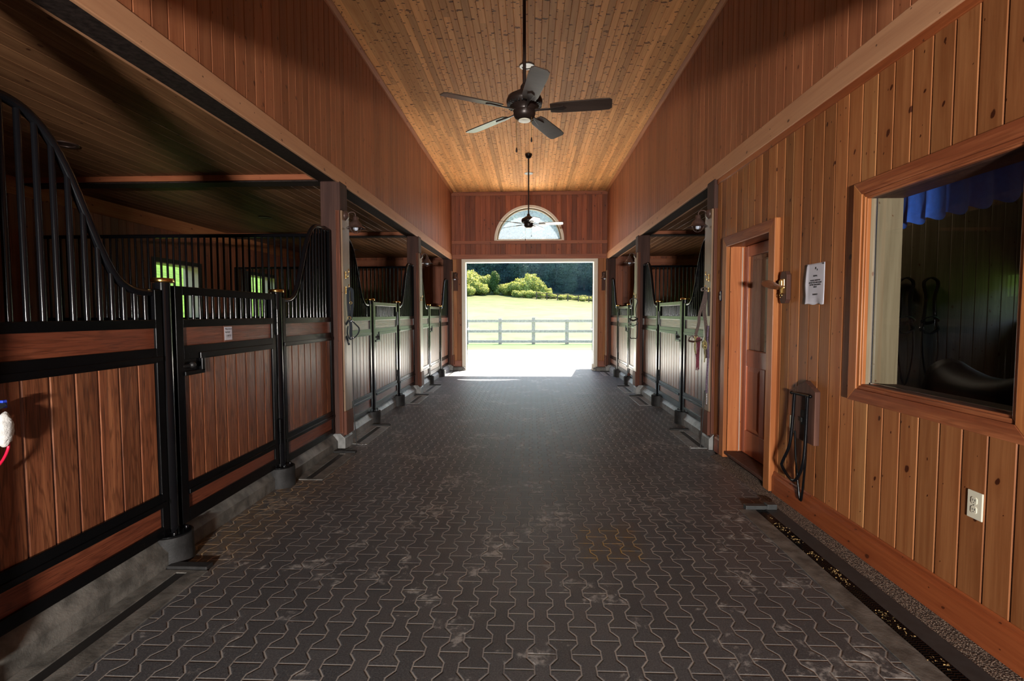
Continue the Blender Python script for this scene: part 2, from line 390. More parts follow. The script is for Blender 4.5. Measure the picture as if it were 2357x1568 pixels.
# ------------------------------------------------------------------ mesh helpers
class MB:
    def __init__(s): s.v = []; s.f = []; s.r = []; s.sm = []
    def add(s, vs, fs, rnd=0.5, smooth=False):
        o = len(s.v); s.v += [tuple(v) for v in vs]
        for f in fs:
            s.f.append(tuple(i + o for i in f)); s.r.append(rnd); s.sm.append(smooth)
        return s
    def box(s, x0, x1, y0, y1, z0, z1, rnd=None):
        if x0 > x1: x0, x1 = x1, x0
        if y0 > y1: y0, y1 = y1, y0
        if z0 > z1: z0, z1 = z1, z0
        vs = [(x0, y0, z0), (x1, y0, z0), (x1, y1, z0), (x0, y1, z0), (x0, y0, z1), (x1, y0, z1), (x1, y1, z1), (x0, y1, z1)]
        return s.add(vs, [(0, 3, 2, 1), (4, 5, 6, 7), (0, 1, 5, 4), (1, 2, 6, 5), (2, 3, 7, 6), (3, 0, 4, 7)], 0.5 if rnd is None else rnd)
    def prism(s, pts, axis, a, b, rnd=0.5):
        """2D polygon extruded along an axis from a to b; pts in the other two axes (in xyz order)"""
        def P(p, t):
            return {'x': (t, p[0], p[1]), 'y': (p[0], t, p[1]), 'z': (p[0], p[1], t)}[axis]
        n = len(pts)
        vs = [P(p, a) for p in pts] + [P(p, b) for p in pts]
        fs = [tuple(range(n))[::-1], tuple(range(n, 2 * n))] + [(i, (i + 1) % n, n + (i + 1) % n, n + i) for i in range(n)]
        return s.add(vs, fs, rnd)
    def tube(s, pts, r, n=10, closed=False, rnd=0.5, flat=None):
        """round tube through points; flat=(w,t) makes a strap of that section"""
        pts = [Vector(p) for p in pts]; m = len(pts)
        rs = r if isinstance(r, (list, tuple)) else [r] * m
        vs = []; up = None
        for i, p in enumerate(pts):
            a = pts[(i - 1) % m] if (closed or i > 0) else p
            b = pts[(i + 1) % m] if (closed or i < m - 1) else p
            d = (b - a).normalized() if (b - a).length > 1e-9 else Vector((0, 0, 1))
            if up is None:
                up = Vector((0, 0, 1)) if abs(d.z) < 0.9 else Vector((0, 1, 0))
            side = d.cross(up)
            if side.length < 1e-6: side = d.orthogonal()
            side.normalize(); up = side.cross(d).normalized()
            if flat:
                for sx, sy in ((-1, -1), (1, -1), (1, 1), (-1, 1)):
                    vs.append(p + side * (sx * flat[0] / 2) + up * (sy * flat[1] / 2))
            else:
                for j in range(n):
                    t = 2 * math.pi * j / n
                    vs.append(p + (side * math.cos(t) + up * math.sin(t)) * rs[i])
        if flat: n = 4
        fs = []
        for i in range(m if closed else m - 1):
            i2 = (i + 1) % m
            for j in range(n):
                j2 = (j + 1) % n
                fs.append((i * n + j, i * n + j2, i2 * n + j2, i2 * n + j))
        if not closed:
            fs.append(tuple(range(n))[::-1]); fs.append(tuple((m - 1) * n + j for j in range(n)))
        return s.add(vs, fs, rnd, smooth=not flat)
    def lathe(s, prof, c=(0, 0, 0), n=24, axis='z', rnd=0.5):
        """profile (r, h) turned about an axis through c"""
        vs = []; fs = []
        for r_, h in prof:
            for j in range(n):
                t = 2 * math.pi * j / n; a, b = r_ * math.cos(t), r_ * math.sin(t)
                q = {'z': (a, b, h), 'x': (h, a, b), 'y': (a, h, b)}[axis]
                vs.append((q[0] + c[0], q[1] + c[1], q[2] + c[2]))
        m = len(prof)
        for i in range(m - 1):
            for j in range(n):
                j2 = (j + 1) % n
                fs.append((i * n + j, i * n + j2, (i + 1) * n + j2, (i + 1) * n + j))
        if prof[0][0] > 1e-5: fs.append(tuple(range(n))[::-1])
        if prof[-1][0] > 1e-5: fs.append(tuple((m - 1) * n + j for j in range(n)))
        return s.add(vs, fs, rnd, smooth=True)
    def sphere(s, c, r, n=12, k=8, sq=(1, 1, 1), rnd=0.5):
        prof = [(math.sin(math.pi * i / k), -math.cos(math.pi * i / k)) for i in range(k + 1)]
        o = len(s.v); s.lathe([(max(a, 1e-4), h) for a, h in prof], (0, 0, 0), n, rnd=rnd)
        for i in range(o, len(s.v)):
            v = s.v[i]; s.v[i] = (c[0] + v[0] * r * sq[0], c[1] + v[1] * r * sq[1], c[2] + v[2] * r * sq[2])
        return s
    def xf(s, mat):
        s.v = [tuple(mat @ Vector(v)) for v in s.v]; return s
    def build(s, name, mat, parent=None, bevel=0.0, loc=None, recalc=True, seg=2):
        me = bpy.data.meshes.new(name)
        me.from_pydata(s.v, [], s.f)
        me.materials.append(M[mat] if isinstance(mat, str) else mat)
        at = me.attributes.new('rnd', 'FLOAT', 'FACE')
        at.data.foreach_set('value', s.r)
        me.polygons.foreach_set('use_smooth', s.sm)
        if recalc:
            bm = bmesh.new(); bm.from_mesh(me)
            bmesh.ops.recalc_face_normals(bm, faces=bm.faces); bm.to_mesh(me); bm.free()
        me.update()
        o = bpy.data.objects.new(name, me); COL.objects.link(o)
        if parent: o.parent = parent
        if loc: o.location = loc
        if bevel > 0:
            b = o.modifiers.new('bevel', 'BEVEL'); b.width = bevel; b.segments = seg
            b.limit_method = 'ANGLE'; b.angle_limit = R(50); b.harden_normals = False
        if any(s.sm) and not all(s.sm) or (any(s.sm)):
            e = o.modifiers.new('sharp', 'EDGE_SPLIT'); e.split_angle = R(62)
        return o

def empty(name, loc, rz=0.0):
    o = bpy.data.objects.new(name, None); COL.objects.link(o); o.empty_display_size = 0.1
    o.location = loc; o.rotation_euler = (0, 0, rz); return o
def tag(o, label=None, cat=None, group=None, kind=None):
    if label: o['label'] = label
    if cat: o['category'] = cat
    if group: o['group'] = group
    if kind: o['kind'] = kind
    return o
def struct(o): o['kind'] = 'structure'; return o
KIDS = {}
def copy_tree(o, parent=None):
    c = o.copy(); COL.objects.link(c); c.parent = parent
    for ch in [x for x in SC.objects if x.parent == o]: copy_tree(ch, c)
    return c
def interp(pts, t):
    for (a, za), (b, zb) in zip(pts, pts[1:]):
        if a <= t <= b: return za + (zb - za) * (t - a) / (b - a)
    return pts[0][1] if t < pts[0][0] else pts[-1][1]
def smooth_path(pts, k=6):
    P = [Vector(p) for p in pts]; out = []
    for i in range(len(P) - 1):
        p0 = P[max(i - 1, 0)]; p1 = P[i]; p2 = P[i + 1]; p3 = P[min(i + 2, len(P) - 1)]
        for j in range(k):
            t = j / k
            out.append(0.5 * ((2 * p1) + (-p0 + p2) * t + (2 * p0 - 5 * p1 + 4 * p2 - p3) * t * t + (-p0 + 3 * p1 - 3 * p2 + p3) * t ** 3))
    out.append(P[-1]); return out

def boards(name, mat, O, U, V, N, u0, u1, v0, v1, w, ref=0.0, gw=0.006, gd=0.005, holes=(), seg=None, cut=None, back=0.02):
    """planked surface: boards across U, running along V, facing N; holes = (ua, ub, va, vb)"""
    O, U, V, N = map(Vector, (O, U, V, N)); mb = MB()
    br = {u0, u1}
    k = math.floor((u0 - ref) / w)
    while ref + k * w < u1:
        b = ref + k * w
        for q in (b - gw, b, b + gw):
            if u0 < q < u1: br.add(q)
        k += 1
    for h in holes:
        for q in h[:2]:
            if u0 < q < u1: br.add(q)
    if cut:
        a, b_, n_ = cut[1]
        for i in range(n_ + 1): br.add(a + (b_ - a) * i / n_)
    br = sorted(br); rr = {}
    def depth(u):
        t = (u - ref) / w; d = abs(t - round(t)) * w
        return gd * max(0.0, 1 - d / gw)
    for a, b in zip(br, br[1:]):
        if b - a < 1e-6: continue
        mid = (a + b) / 2; bi = math.floor((mid - ref) / w)
        iv = [(v0, v1)]
        for h in holes:
            if h[0] - 1e-6 <= a and b <= h[1] + 1e-6:
                nv = []
                for p, q in iv:
                    if h[2] > p: nv.append((p, min(q, h[2])))
                    if h[3] < q: nv.append((max(p, h[3]), q))
                iv = [x for x in nv if x[1] - x[0] > 1e-6]
        quads = [(p, q, p, q) for p, q in iv]
        if cut:
            fa, fb = cut[0](a), cut[0](b)
            if fa or fb:
                fa = fa or (cut[2], cut[2]); fb = fb or (cut[2], cut[2]); nq = []
                for p, q, p2, q2 in quads:
                    if p < fa[0] or p2 < fb[0]: nq.append((p, fa[0], p2, fb[0]))
                    nq.append((fa[1], q, fb[1], q2))
                quads = nq
        for p, q, p2, q2 in quads:
            cuts = [(0.0, 0)]
            if seg:
                rs = random.Random(bi * 7919 + 5); t = v0 + rs.random() * seg
                j = 1
                while t < v1:
                    if p < t < q: cuts.append(((t - p) / (q - p), j))
                    elif t <= p: cuts[0] = (0.0, j)
                    t += seg * (0.6 + 0.8 * rs.random()); j += 1
            cuts.append((1.0, -1))
            for (c0, j0), (c1, _) in zip(cuts, cuts[1:]):
                key = (bi, j0)
                if key not in rr: rr[key] = random.Random(bi * 131 + j0 * 977 + len(name)).random()
                da, db = depth(a), depth(b)
                pts = [O + U * a + V * (p + (q - p) * c0) - N * da, O + U * b + V * (p2 + (q2 - p2) * c0) - N * db,
                       O + U * b + V * (p2 + (q2 - p2) * c1) - N * db, O + U * a + V * (p + (q - p) * c1) - N * da]
                if U.cross(V).dot(N) < 0: pts = pts[::-1]
                mb.add(pts, [(0, 1, 2, 3)], rr[key])
    return struct(mb.build(name, mat, recalc=False))

def text_mesh(name, body, size, mat, parent, M4, align='CENTER', shear=0.0, extrude=0.0004, line=1.0):
    cu = bpy.data.curves.new(name, 'FONT'); cu.body = body; cu.size = size; cu.align_x = align; cu.align_y = 'CENTER'
    cu.extrude = extrude; cu.shear = shear; cu.space_line = line; cu.resolution_u = 3
    t = bpy.data.objects.new('tmp', cu); COL.objects.link(t)
    dg = bpy.context.evaluated_depsgraph_get()
    me = bpy.data.meshes.new_from_object(t.evaluated_get(dg)); me.name = name
    bpy.data.objects.remove(t); me.materials.clear(); me.materials.append(M[mat])
    me.transform(M4)
    o = bpy.data.objects.new(name, me); COL.objects.link(o); o.parent = parent
    return o

# ------------------------------------------------------------------ dimensions
XL, XR = -1.97, 1.87            # aisle faces of the columns
UL, UR = -1.995, 1.905          # upper walls
FL, FR = -2.085, 1.985          # stall front planes
YE = 12.76                      # far end wall
YR = -0.6                       # rear wall
ZC = 4.49                       # main ceiling
ZS = 2.865                      # side bay ceilings
ZB = 2.80                       # beam underside
OL, OR = -5.4, 5.3              # outer walls
PL = [(1.36, 1.57), (5.20, 5.41), (8.85, 9.06), (12.54, 12.75)]
PR = [(5.29, 5.50), (8.95, 9.16), (12.52, 12.73)]

# ------------------------------------------------------------------ structure
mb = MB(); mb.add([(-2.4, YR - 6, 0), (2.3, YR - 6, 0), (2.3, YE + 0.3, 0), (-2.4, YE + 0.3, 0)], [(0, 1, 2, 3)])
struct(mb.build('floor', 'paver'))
for nm, xa, xb, ya in (('floor', OL, -2.4, YR), ('floor', 2.3, OR, 5.3)):
    b = MB(); b.add([(xa, ya, 0.02), (xb, ya, 0.02), (xb, YE, 0.02), (xa, YE, 0.02)], [(0, 1, 2, 3)]); struct(b.build(nm, 'mat_floor'))
b = MB(); b.add([(1.9, 1.0, 0.09), (OR, 1.0, 0.09), (OR, 5.25, 0.09), (1.9, 5.25, 0.09)], [(0, 1, 2, 3)]); struct(b.build('floor', 'mat_floor'))

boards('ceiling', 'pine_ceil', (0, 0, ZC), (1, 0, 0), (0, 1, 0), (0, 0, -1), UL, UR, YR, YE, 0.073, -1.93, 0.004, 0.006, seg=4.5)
b = MB(); b.box(-6, 6, YR - 0.3, YE + 0.3, ZC + 0.03, ZC + 0.15); struct(b.build('ceiling', 'dark_beam'))
boards('wall_left_upper', 'pine_up', (UL, 0, 0), (0, 1, 0), (0, 0, 1), (1, 0, 0), YR, YE, 2.9, ZC, 0.1265, 2.535, 0.006, 0.006)
boards('wall_right_upper', 'pine_up', (UR, 0, 0), (0, 1, 0), (0, 0, 1), (-1, 0, 0), YR, YE, 2.94, ZC, 0.127, 3.32, 0.006, 0.006)
b = MB(); b.box(UL - 0.20, UL - 0.03, YR, YE, 2.94, ZC + 0.1); struct(b.build('wall_left_core', 'dark_beam'))
b = MB(); b.box(UR + 0.03, UR + 0.20, YR, YE, 2.94, ZC + 0.1); struct(b.build('wall_right_core', 'dark_beam'))
# ceiling corner mouldings
for i, (x, s_) in enumerate(((UL, 1), (UR, -1))):
    b = MB(); b.prism([(x, ZC), (x + s_ * 0.055, ZC), (x + s_ * 0.055, ZC - 0.010), (x + s_ * 0.018, ZC - 0.036), (x, ZC - 0.036)], 'y', YR, YE - 0.02)
    struct(b.build('trim_%d' % (1 + i), 'trim_y'))
# aisle beams: dark beam and pale fascia
b = MB(); b.box(-2.195, UL - 0.012, YR, YE, ZB, 2.95); struct(b.build('trim_3', 'dark_beam', bevel=0.004))
b = MB(); b.box(UL - 0.010, UL + 0.018, YR, YE, 2.785, 2.925); struct(b.build('trim_4', 'fascia', bevel=0.006))
b = MB(); b.box(UR + 0.012, 2.095, 5.29, YE, ZB, 2.95); struct(b.build('trim_5', 'dark_beam', bevel=0.004))
b = MB(); b.box(UR - 0.020, UR + 0.010, YR, YE, 2.785, 2.950); struct(b.build('trim_6', 'fascia', bevel=0.006))
b = MB(); b.box(UR - 0.012, UR + 0.012, YR, 5.27, 2.735, 2.80); struct(b.build('trim_7', 'base_y', bevel=0.003))
# side bay ceilings with beams between the stalls
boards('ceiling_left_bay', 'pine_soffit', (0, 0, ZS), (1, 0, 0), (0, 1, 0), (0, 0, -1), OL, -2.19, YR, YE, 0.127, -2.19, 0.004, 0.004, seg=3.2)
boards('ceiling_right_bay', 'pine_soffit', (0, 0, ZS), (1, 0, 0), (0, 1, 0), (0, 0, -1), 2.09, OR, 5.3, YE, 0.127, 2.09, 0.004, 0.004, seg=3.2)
b = MB(); b.box(-6, -2.0, YR - 0.3, YE + 0.3, ZS + 0.02, ZS + 0.1); struct(b.build('ceiling', 'dark_beam'))
b = MB(); b.box(2.0, 6, YR - 0.3, YE + 0.3, ZS + 0.02, ZS + 0.1); struct(b.build('ceiling', 'dark_beam'))
ti = 8
def crossbeam(x0, x1, ya, yb):
    global ti
    b = MB(); b.box(x0, x1, ya + 0.01, yb - 0.01, ZB, ZS + 0.01); struct(b.build('trim_%d' % ti, 'dark_beam', bevel=0.003)); ti += 1
    for a, c in ((ya - 0.022, ya + 0.008), (yb - 0.008, yb + 0.022)):
        b = MB(); b.box(x0, x1, a, c, ZB + 0.012, ZS + 0.005); struct(b.build('trim_%d' % ti, 'trim_x', bevel=0.004)); ti += 1
for ya, yb in PL[1:3]: crossbeam(OL, -2.2, ya, yb)
for ya, yb in PR[1:2]: crossbeam(2.1, OR, ya, yb)
ys = [YR] + [v for p in PL[1:3] for v in (p[0] - 0.02, p[1] + 0.02)] + [YE - 0.02]
for a, c in zip(ys[::2], ys[1::2]):
    b = MB(); b.box(-2.232, -2.196, a, c, ZB + 0.008, ZS + 0.004); struct(b.build('trim_%d' % ti, 'fascia', bevel=0.006)); ti += 1
ys = [5.52, PR[1][0] - 0.02, PR[1][1] + 0.02, YE - 0.02]
for a, c in zip(ys[::2], ys[1::2]):
    b = MB(); b.box(2.096, 2.132, a, c, ZB + 0.008, ZS + 0.004); struct(b.build('trim_%d' % ti, 'fascia', bevel=0.006)); ti += 1

# outer walls with stall windows
WIN_L = [(7.10, 8.02), (9.50, 10.46)]
boards('wall_left', 'pine_far', (OL, 0, 0), (0, 1, 0), (0, 0, 1), (1, 0, 0), YR, YE, 0, ZS, 0.127, 0, 0.005, 0.005, holes=[(a, c, 1.28, 2.18) for a, c in WIN_L])
boards('wall_right', 'pine_far', (OR, 0, 0), (0, 1, 0), (0, 0, 1), (-1, 0, 0), 5.29, YE, 0, ZS, 0.127, 0, 0.005, 0.005, holes=[(a, c, 1.28, 2.18) for a, c in ((6.9, 7.8), (10.3, 11.2))])
boards('wall_tack_outer', 'walnut', (4.9, 0, 0), (0, 1, 0), (0, 0, 1), (-1, 0, 0), 1.0, 5.25, 0, ZS, 0.127, 0, 0.005, 0.005, holes=[(4.66, 5.20, 1.36, 1.80)])
b = MB(); b.box(OL, OL + 0.02, YR, YE, 2.68, ZS); struct(b.build('trim_%d' % ti, 'trim_y', bevel=0.003)); ti += 1
b = MB(); b.box(OR - 0.02, OR, 5.5, YE, 2.68, ZS); struct(b.build('trim_%d' % ti, 'trim_y', bevel=0.003)); ti += 1
wi = 1
def stall_window(x, s_, ya, yb, zb=1.28, zt=2.18):
    """s_ = +1: room lies on +x side"""
    global wi
    f = MB(); d0, d1 = x - s_ * 0.24, x + s_ * 0.012
    f.box(d0, d1, ya - 0.03, ya, zb - 0.03, zt + 0.03); f.box(d0, d1, yb, yb + 0.03, zb - 0.03, zt + 0.03)
    f.box(d0, d1, ya, yb, zt, zt + 0.03); f.box(d0, d1, ya, yb, zb - 0.03, zb)
    fr = struct(f.build('window_%d' % wi, 'beige_paint', bevel=0.003))
    k = MB(); e0, e1 = x, x + s_ * 0.02
    k.box(e0, e1, ya - 0.075, ya - 0.015, zb - 0.075, zt + 0.075); k.box(e0, e1, yb + 0.015, yb + 0.075, zb - 0.075, zt + 0.075)
    k.box(e0, e1, ya - 0.015, yb + 0.015, zt + 0.015, zt + 0.075); k.box(e0, e1, ya - 0.015, yb + 0.015, zb - 0.075, zb - 0.015)
    k.build('dark_trim', 'black_matte', fr, bevel=0.002)
    wi += 1
for a, c in WIN_L: stall_window(OL, 1, a, c)
stall_window(4.9, -1, 4.66, 5.20, 1.36, 1.80)
for a, c in ((6.9, 7.8), (10.3, 11.2)): stall_window(OR, -1, a, c)

# far end wall
ARC, AZ, AC = 0.86, 3.275, -0.045
def arch(u):
    d = ARC * ARC - (u - AC) ** 2
    if d <= 1e-6: return None
    return (AZ, AZ + math.sqrt(d))
boards('wall_far', 'pine_far', (0, YE, 0), (1, 0, 0), (0, 0, 1), (0, -1, 0), -2.02, 1.93, 2.86, ZC, 0.127, 0, 0.004, 0.004, cut=(arch, (AC - ARC, AC + ARC, 60), AZ))
boards('wall_far_left_pier', 'pine_z', (0, YE, 0), (1, 0, 0), (0, 0, 1), (0, -1, 0), -2.02, -1.74, 0.0, 2.86, 0.115, -1.76, 0.004, 0.005)
boards('wall_far_right_pier', 'pine_z', (0, YE, 0), (1, 0, 0), (0, 0, 1), (0, -1, 0), 1.66, 1.93, 0.0, 2.86, 0.115, 1.70, 0.004, 0.005)
boards('wall_far_left_bay', 'pine_far', (0, YE, 0), (1, 0, 0), (0, 0, 1), (0, -1, 0), OL, -2.02, 0.0, ZS, 0.135, 0, 0.005, 0.005)
boards('wall_far_right_bay', 'pine_far', (0, YE, 0), (1, 0, 0), (0, 0, 1), (0, -1, 0), 1.93, OR, 0.0, ZS, 0.135, 0, 0.005, 0.005)
for x0, x1, z0, z1, d in ((UL, UR, 4.395, 4.475, 0.018), (UL, UR, 3.19, 3.268, 0.022), (UL, UR, 2.815, 2.93, 0.018)):
    b = MB(); b.box(x0, x1, YE - d, YE, z0, z1); struct(b.build('trim_%d' % ti, 'trim_x', bevel=0.003)); ti += 1
for x0, x1 in ((OL, -2.2), (2.1, OR)):
    b = MB(); b.box(x0, x1, YE - 0.02, YE, 2.66, 2.80); struct(b.build('trim_%d' % ti, 'trim_x', bevel=0.003)); ti += 1
for x0, x1 in ((-1.975, -1.765), (1.69, 1.885)):
    b = MB(); b.box(x0, x1, YE - 0.022, YE, 0.10, 0.25); struct(b.build('baseboard_far', 'base_y', bevel=0.003))
# thick outer leaf of the end wall, behind the boards
TW = 0.22
b = MB()
b.box(-6, -1.68, YE + 0.006, YE + TW, 0, ZC + 0.2); b.box(1.60, 6, YE + 0.006, YE + TW, 0, ZC + 0.2); b.box(-1.68, 1.60, YE + 0.006, YE + TW, 2.77, AZ)
N_ = 28
for i in range(N_):
    a0 = AC - ARC + 2 * ARC * i / N_; a1 = AC - ARC + 2 * ARC * (i + 1) / N_
    za = (arch(a0) or (AZ, AZ))[1]; zb_ = (arch(a1) or (AZ, AZ))[1]
    b.add([(a0, YE + 0.006, za), (a1, YE + 0.006, zb_), (a1, YE + 0.006, ZC + .2), (a0, YE + 0.006, ZC + .2),
           (a0, YE + TW, za), (a1, YE + TW, zb_), (a1, YE + TW, ZC + .2), (a0, YE + TW, ZC + .2)],
          [(0, 1, 2, 3), (7, 6, 5, 4), (0, 4, 5, 1)])
b.box(-1.68, AC - ARC, YE + 0.006, YE + TW, AZ, ZC + 0.2); b.box(AC + ARC, 1.60, YE + 0.006, YE + TW, AZ, ZC + 0.2)
struct(b.build('wall_far_outer', 'white_paint', recalc=False))
# big doorway lining (pale), with brick mould edge
b = MB()
for x0, x1 in ((-1.748, -1.70), (1.625, 1.672)):
    b.box(x0, x1, YE - 0.03, YE, 0.10, 2.815)
b.box(-1.70, 1.625, YE - 0.03, YE, 2.767, 2.815)
for x0, x1 in ((-1.70, -1.655), (1.58, 1.625)):
    b.box(x0, x1, YE - 0.012, YE + TW + 0.01, 0.0, 2.767)
b.box(-1.655, 1.58, YE - 0.012, YE + TW + 0.01, 2.735, 2.767)
struct(b.build('door_1', 'white_paint', bevel=0.004))
# swung-out door leaves, edge on
for nm, x0, x1, s_, lab in (('barn_door', -1.655, -1.66, -1, 'left'), ('barn_door', 1.58, 1.585, 1, 'right')):
    root = struct(empty('door_%d' % (3 if s_ < 0 else 4), (x0, YE + TW + 0.02, 0.0), R(9 if s_ < 0 else -9)))
    q = MB(); q.box(0 if s_ > 0 else -0.045, 0.045 if s_ > 0 else 0, 0, 1.55, 0.04, 2.73); q.build('door_leaf', 'fence_wood', root, bevel=0.003)
    q = MB(); q.box(-s_ * 0.001, -s_ * 0.012, 0.01, 0.06, 0.06, 2.70); q.build('edge_seal', 'black_matte', root)
    q = MB(); q.box(-s_ * 0.012, -s_ * 0.035, 0.02, 0.10, 1.02, 1.06); q.sphere((-s_ * 0.04, 0.06, 1.07), 0.018, 8, 6); q.build('latch', 'steel', root)
    for z in (0.5, 2.2):
        q = MB(); q.tube([(0, 0, z), (0, 0, z + 0.12)], 0.012, 8); q.build('hinge', 'black', root)
# arch window
b = MB(); rp = []
def arch_ring(r0, r1, y0, y1, z0):
    q = MB(); n = 36
    for i in range(n):
        t0, t1 = math.pi * i / n, math.pi * (i + 1) / n
        P = lambda r_, t, y: (AC + r_ * math.cos(t), y, z0 + r_ * math.sin(t))
        q.add([P(r0, t0, y0), P(r1, t0, y0), P(r1, t1, y0), P(r0, t1, y0), P(r0, t0, y1), P(r1, t0, y1), P(r1, t1, y1), P(r0, t1, y1)],
              [(0, 1, 2, 3), (7, 6, 5, 4), (0, 4, 5, 1), (1, 5, 6, 2), (2, 6, 7, 3), (3, 7, 4, 0)])
    return q
q = arch_ring(0.815, 0.875, YE - 0.018, YE + 0.05, AZ); q.box(AC - 0.814, AC + 0.814, YE - 0.016, YE + 0.05, AZ - 0.005, AZ + 0.022)
aw = struct(q.build('window_%d' % wi, 'white_paint')); wi += 1
q = arch_ring(0.775, 0.816, YE + 0.05, YE + 0.12, AZ); q.box(AC - 0.816, AC + 0.816, YE + 0.05, YE + 0.12, AZ, AZ + 0.04)
q.build('sash', 'pale_wood', aw)
q = MB(); pts = [(AC + 0.78 * math.cos(math.pi * i / 40), AZ + 0.03 + 0.76 * math.sin(math.pi * i / 40)) for i in range(41)]
q.add([(x_, YE + 0.08, z_) for x_, z_ in pts], [tuple(range(41))]); q.build('pane', 'glass_arch', aw)
# stone plinths at the foot of the door piers
for x0, x1, lab in ((-1.985, -1.74, 'left'), (1.63, 1.885, 'right')):
    s_ = 1 if x0 < 0 else -1
    root = MB()
    root.box(x0, x1, YE - 0.14, YE + 0.0, 0, 0.085); root.prism([(x0, YE - 0.14), (x1, YE - 0.14), (x1 - 0.02, YE), (x0, YE)], 'z', 0.085, 0.10)
    bx = x1 if s_ > 0 else x0
    root.box(bx, bx + s_ * 0.07, YE - 0.10, YE - 0.02, 0.03, 0.08)
    o = root.build('stone_plinth', 'concrete_dark', bevel=0.008)
    tag(o, 'dark stone plinth block at the foot of the %s pier of the big doorway' % lab, 'plinth', 'plinths beside the doorway')
    q = MB(); q.box(bx + s_ * 0.0, bx + s_ * 0.09, YE + 0.02, YE + 0.30, 0, 0.17)
    struct(q.build('trim_%d' % ti, 'white_paint', bevel=0.02)); ti += 1

# rear wall with the doorway behind the camera
b = MB()
b.box(-6, -1.75, YR - 0.15, YR, 0, ZC + 0.1); b.box(1.75, 6, YR - 0.15, YR, 0, ZC + 0.1); b.box(-1.75, 1.75, YR - 0.15, YR, 2.16, ZC + 0.1)
struct(b.build('wall_rear', 'pine_up'))
b = MB()   # unseen dark box added behind the camera to block sky light
b.box(-2.6, -2.4, -7.0, YR - 0.15, 0, 2.9); b.box(2.3, 2.5, -7.0, YR - 0.15, 0, 2.9); b.box(-2.6, 2.5, -7.2, -7.0, 0, 2.9)
struct(b.build('wall_rear_sky_block', 'dark_beam'))
b = MB(); b.box(-2.6, 2.5, -7.2, YR - 0.15, 2.8, 2.95); struct(b.build('ceiling', 'dark_beam'))  # lid of the added dark box, keeps sky light out

# ------------------------------------------------------------------ right plank wall, window, door
XW = 1.905
DO = (4.06, 4.915, 0.095, 2.06)      # door opening
WO = (2.03, 2.93, 1.02, 2.065)       # window opening
boards('wall_right_planked', 'pine_z', (XW, 0, 0), (0, 1, 0), (0, 0, 1), (-1, 0, 0), YR, 5.27, 0.0, 2.79, 0.126, 2.0225, 0.007, 0.008,
       holes=[DO[:2] + (0.0, DO[3]), WO])
b = MB()
for a, c, z0, z1 in ((YR, WO[0] - .02, 0, 2.8), (WO[0] - .02, WO[1] + .02, 0, WO[2] - .02), (WO[0] - .02, WO[1] + .02, WO[3] + .02, 2.8), (WO[1] + .02, DO[0] - .02, 0, 2.8), (DO[0] - .02, DO[1] + .02, DO[3] + .02, 2.8), (DO[1] + .02, 5.29, 0, 2.8)):
    b.box(XW + 0.012, 2.07, a, c, z0, z1)
struct(b.build('wall_right_core', 'dark_beam'))
boards('wall_right_stall_end', 'pine_far', (0, 5.30, 0), (1, 0, 0), (0, 0, 1), (0, 1, 0), 2.07, OR, 0.0, ZS, 0.127, 0, 0.005, 0.005)
b = MB(); b.box(2.07, OR, 5.24, 5.288, 0, ZS); b.box(2.07, OR, 0.95, 1.0, 0, ZS); struct(b.build('wall_tack_room', 'walnut'))
b = MB(); b.box(1.92, OR, 0.95, 5.29, 2.87, 2.92); struct(b.build('ceiling', 'walnut'))
# baseboard with a rounded cap
for a, c in ((YR, 3.955), (5.012, 5.20)):
    z0 = 0.012
    b = MB(); b.prism([(XW, z0), (XW - 0.022, z0), (XW - 0.022, 0.150), (XW - 0.016, 0.166), (XW - 0.010, 0.170), (XW - 0.010, 0.186), (XW - 0.004, 0.194), (XW, 0.194)], 'y', a, c)
    struct(b.build('baseboard_right', 'base_y', bevel=0.002))
b = MB(); b.prism([(XW + 0.01, 0.0), (1.79, 0.0), (1.805, 0.004), (XW - 0.03, 0.022), (XW + 0.01, 0.03)], 'y', YR, 5.05)
struct(b.build('trim_%d' % ti, 'pebble')); ti += 1
# window casing
def casing(holes, wd, x_out, x_in, sill=True, zbot=None):
    y0, y1, z0, z1 = holes; q = MB(); e = 0.0
    zb_ = z0 - wd if sill else zbot
    # mitred frame: outer face with an inner stepped bead
    def mitre(y0, y1, z0, z1, w, xa, xb, bottom=True):
        o = [(y0 - w, (z0 - w) if bottom else zb_), (y1 + w, (z0 - w) if bottom else zb_), (y1 + w, z1 + w), (y0 - w, z1 + w)]
        i = [(y0, z0 if bottom else zb_), (y1, z0 if bottom else zb_), (y1, z1), (y0, z1)]
        ed = [(0, 1), (1, 2), (2, 3), (3, 0)]
        return [([(xa, *o[a]), (xa, *o[b]), (xa, *i[b]), (xa, *i[a]), (xb, *o[a]), (xb, *o[b]), (xb, *i[b]), (xb, *i[a])], k) for k, (a, b) in enumerate(ed) if bottom or k != 0]
    return mitre(y0, y1, z0, z1, wd, x_out, x_in, sill)
BF = [(0, 1, 2, 3), (7, 6, 5, 4), (0, 4, 5, 1), (1, 5, 6, 2), (2, 6, 7, 3), (3, 7, 4, 0)]
wroot = None
for wd, xo, inset in ((0.072, 1.868, 0.030), (0.020, 1.876, 0.010), (0.012, 1.884, 0.0)):
    hole = (WO[0] - inset, WO[1] + inset, WO[2] - inset, WO[3] + inset)
    qz, qy = MB(), MB()
    for vs, k in casing(hole, wd, xo, XW + 0.002):
        (qz if k in (1, 3) else qy).add(vs, BF, 0.3 + 0.2 * k)
    oz = qz.build('window_%d' % wi if wroot is None else 'casing', 'casing_z', wroot, bevel=0.003)
    if wroot is None: wroot = struct(oz)
    qy.build('casing', 'casing_y', wroot, bevel=0.003)
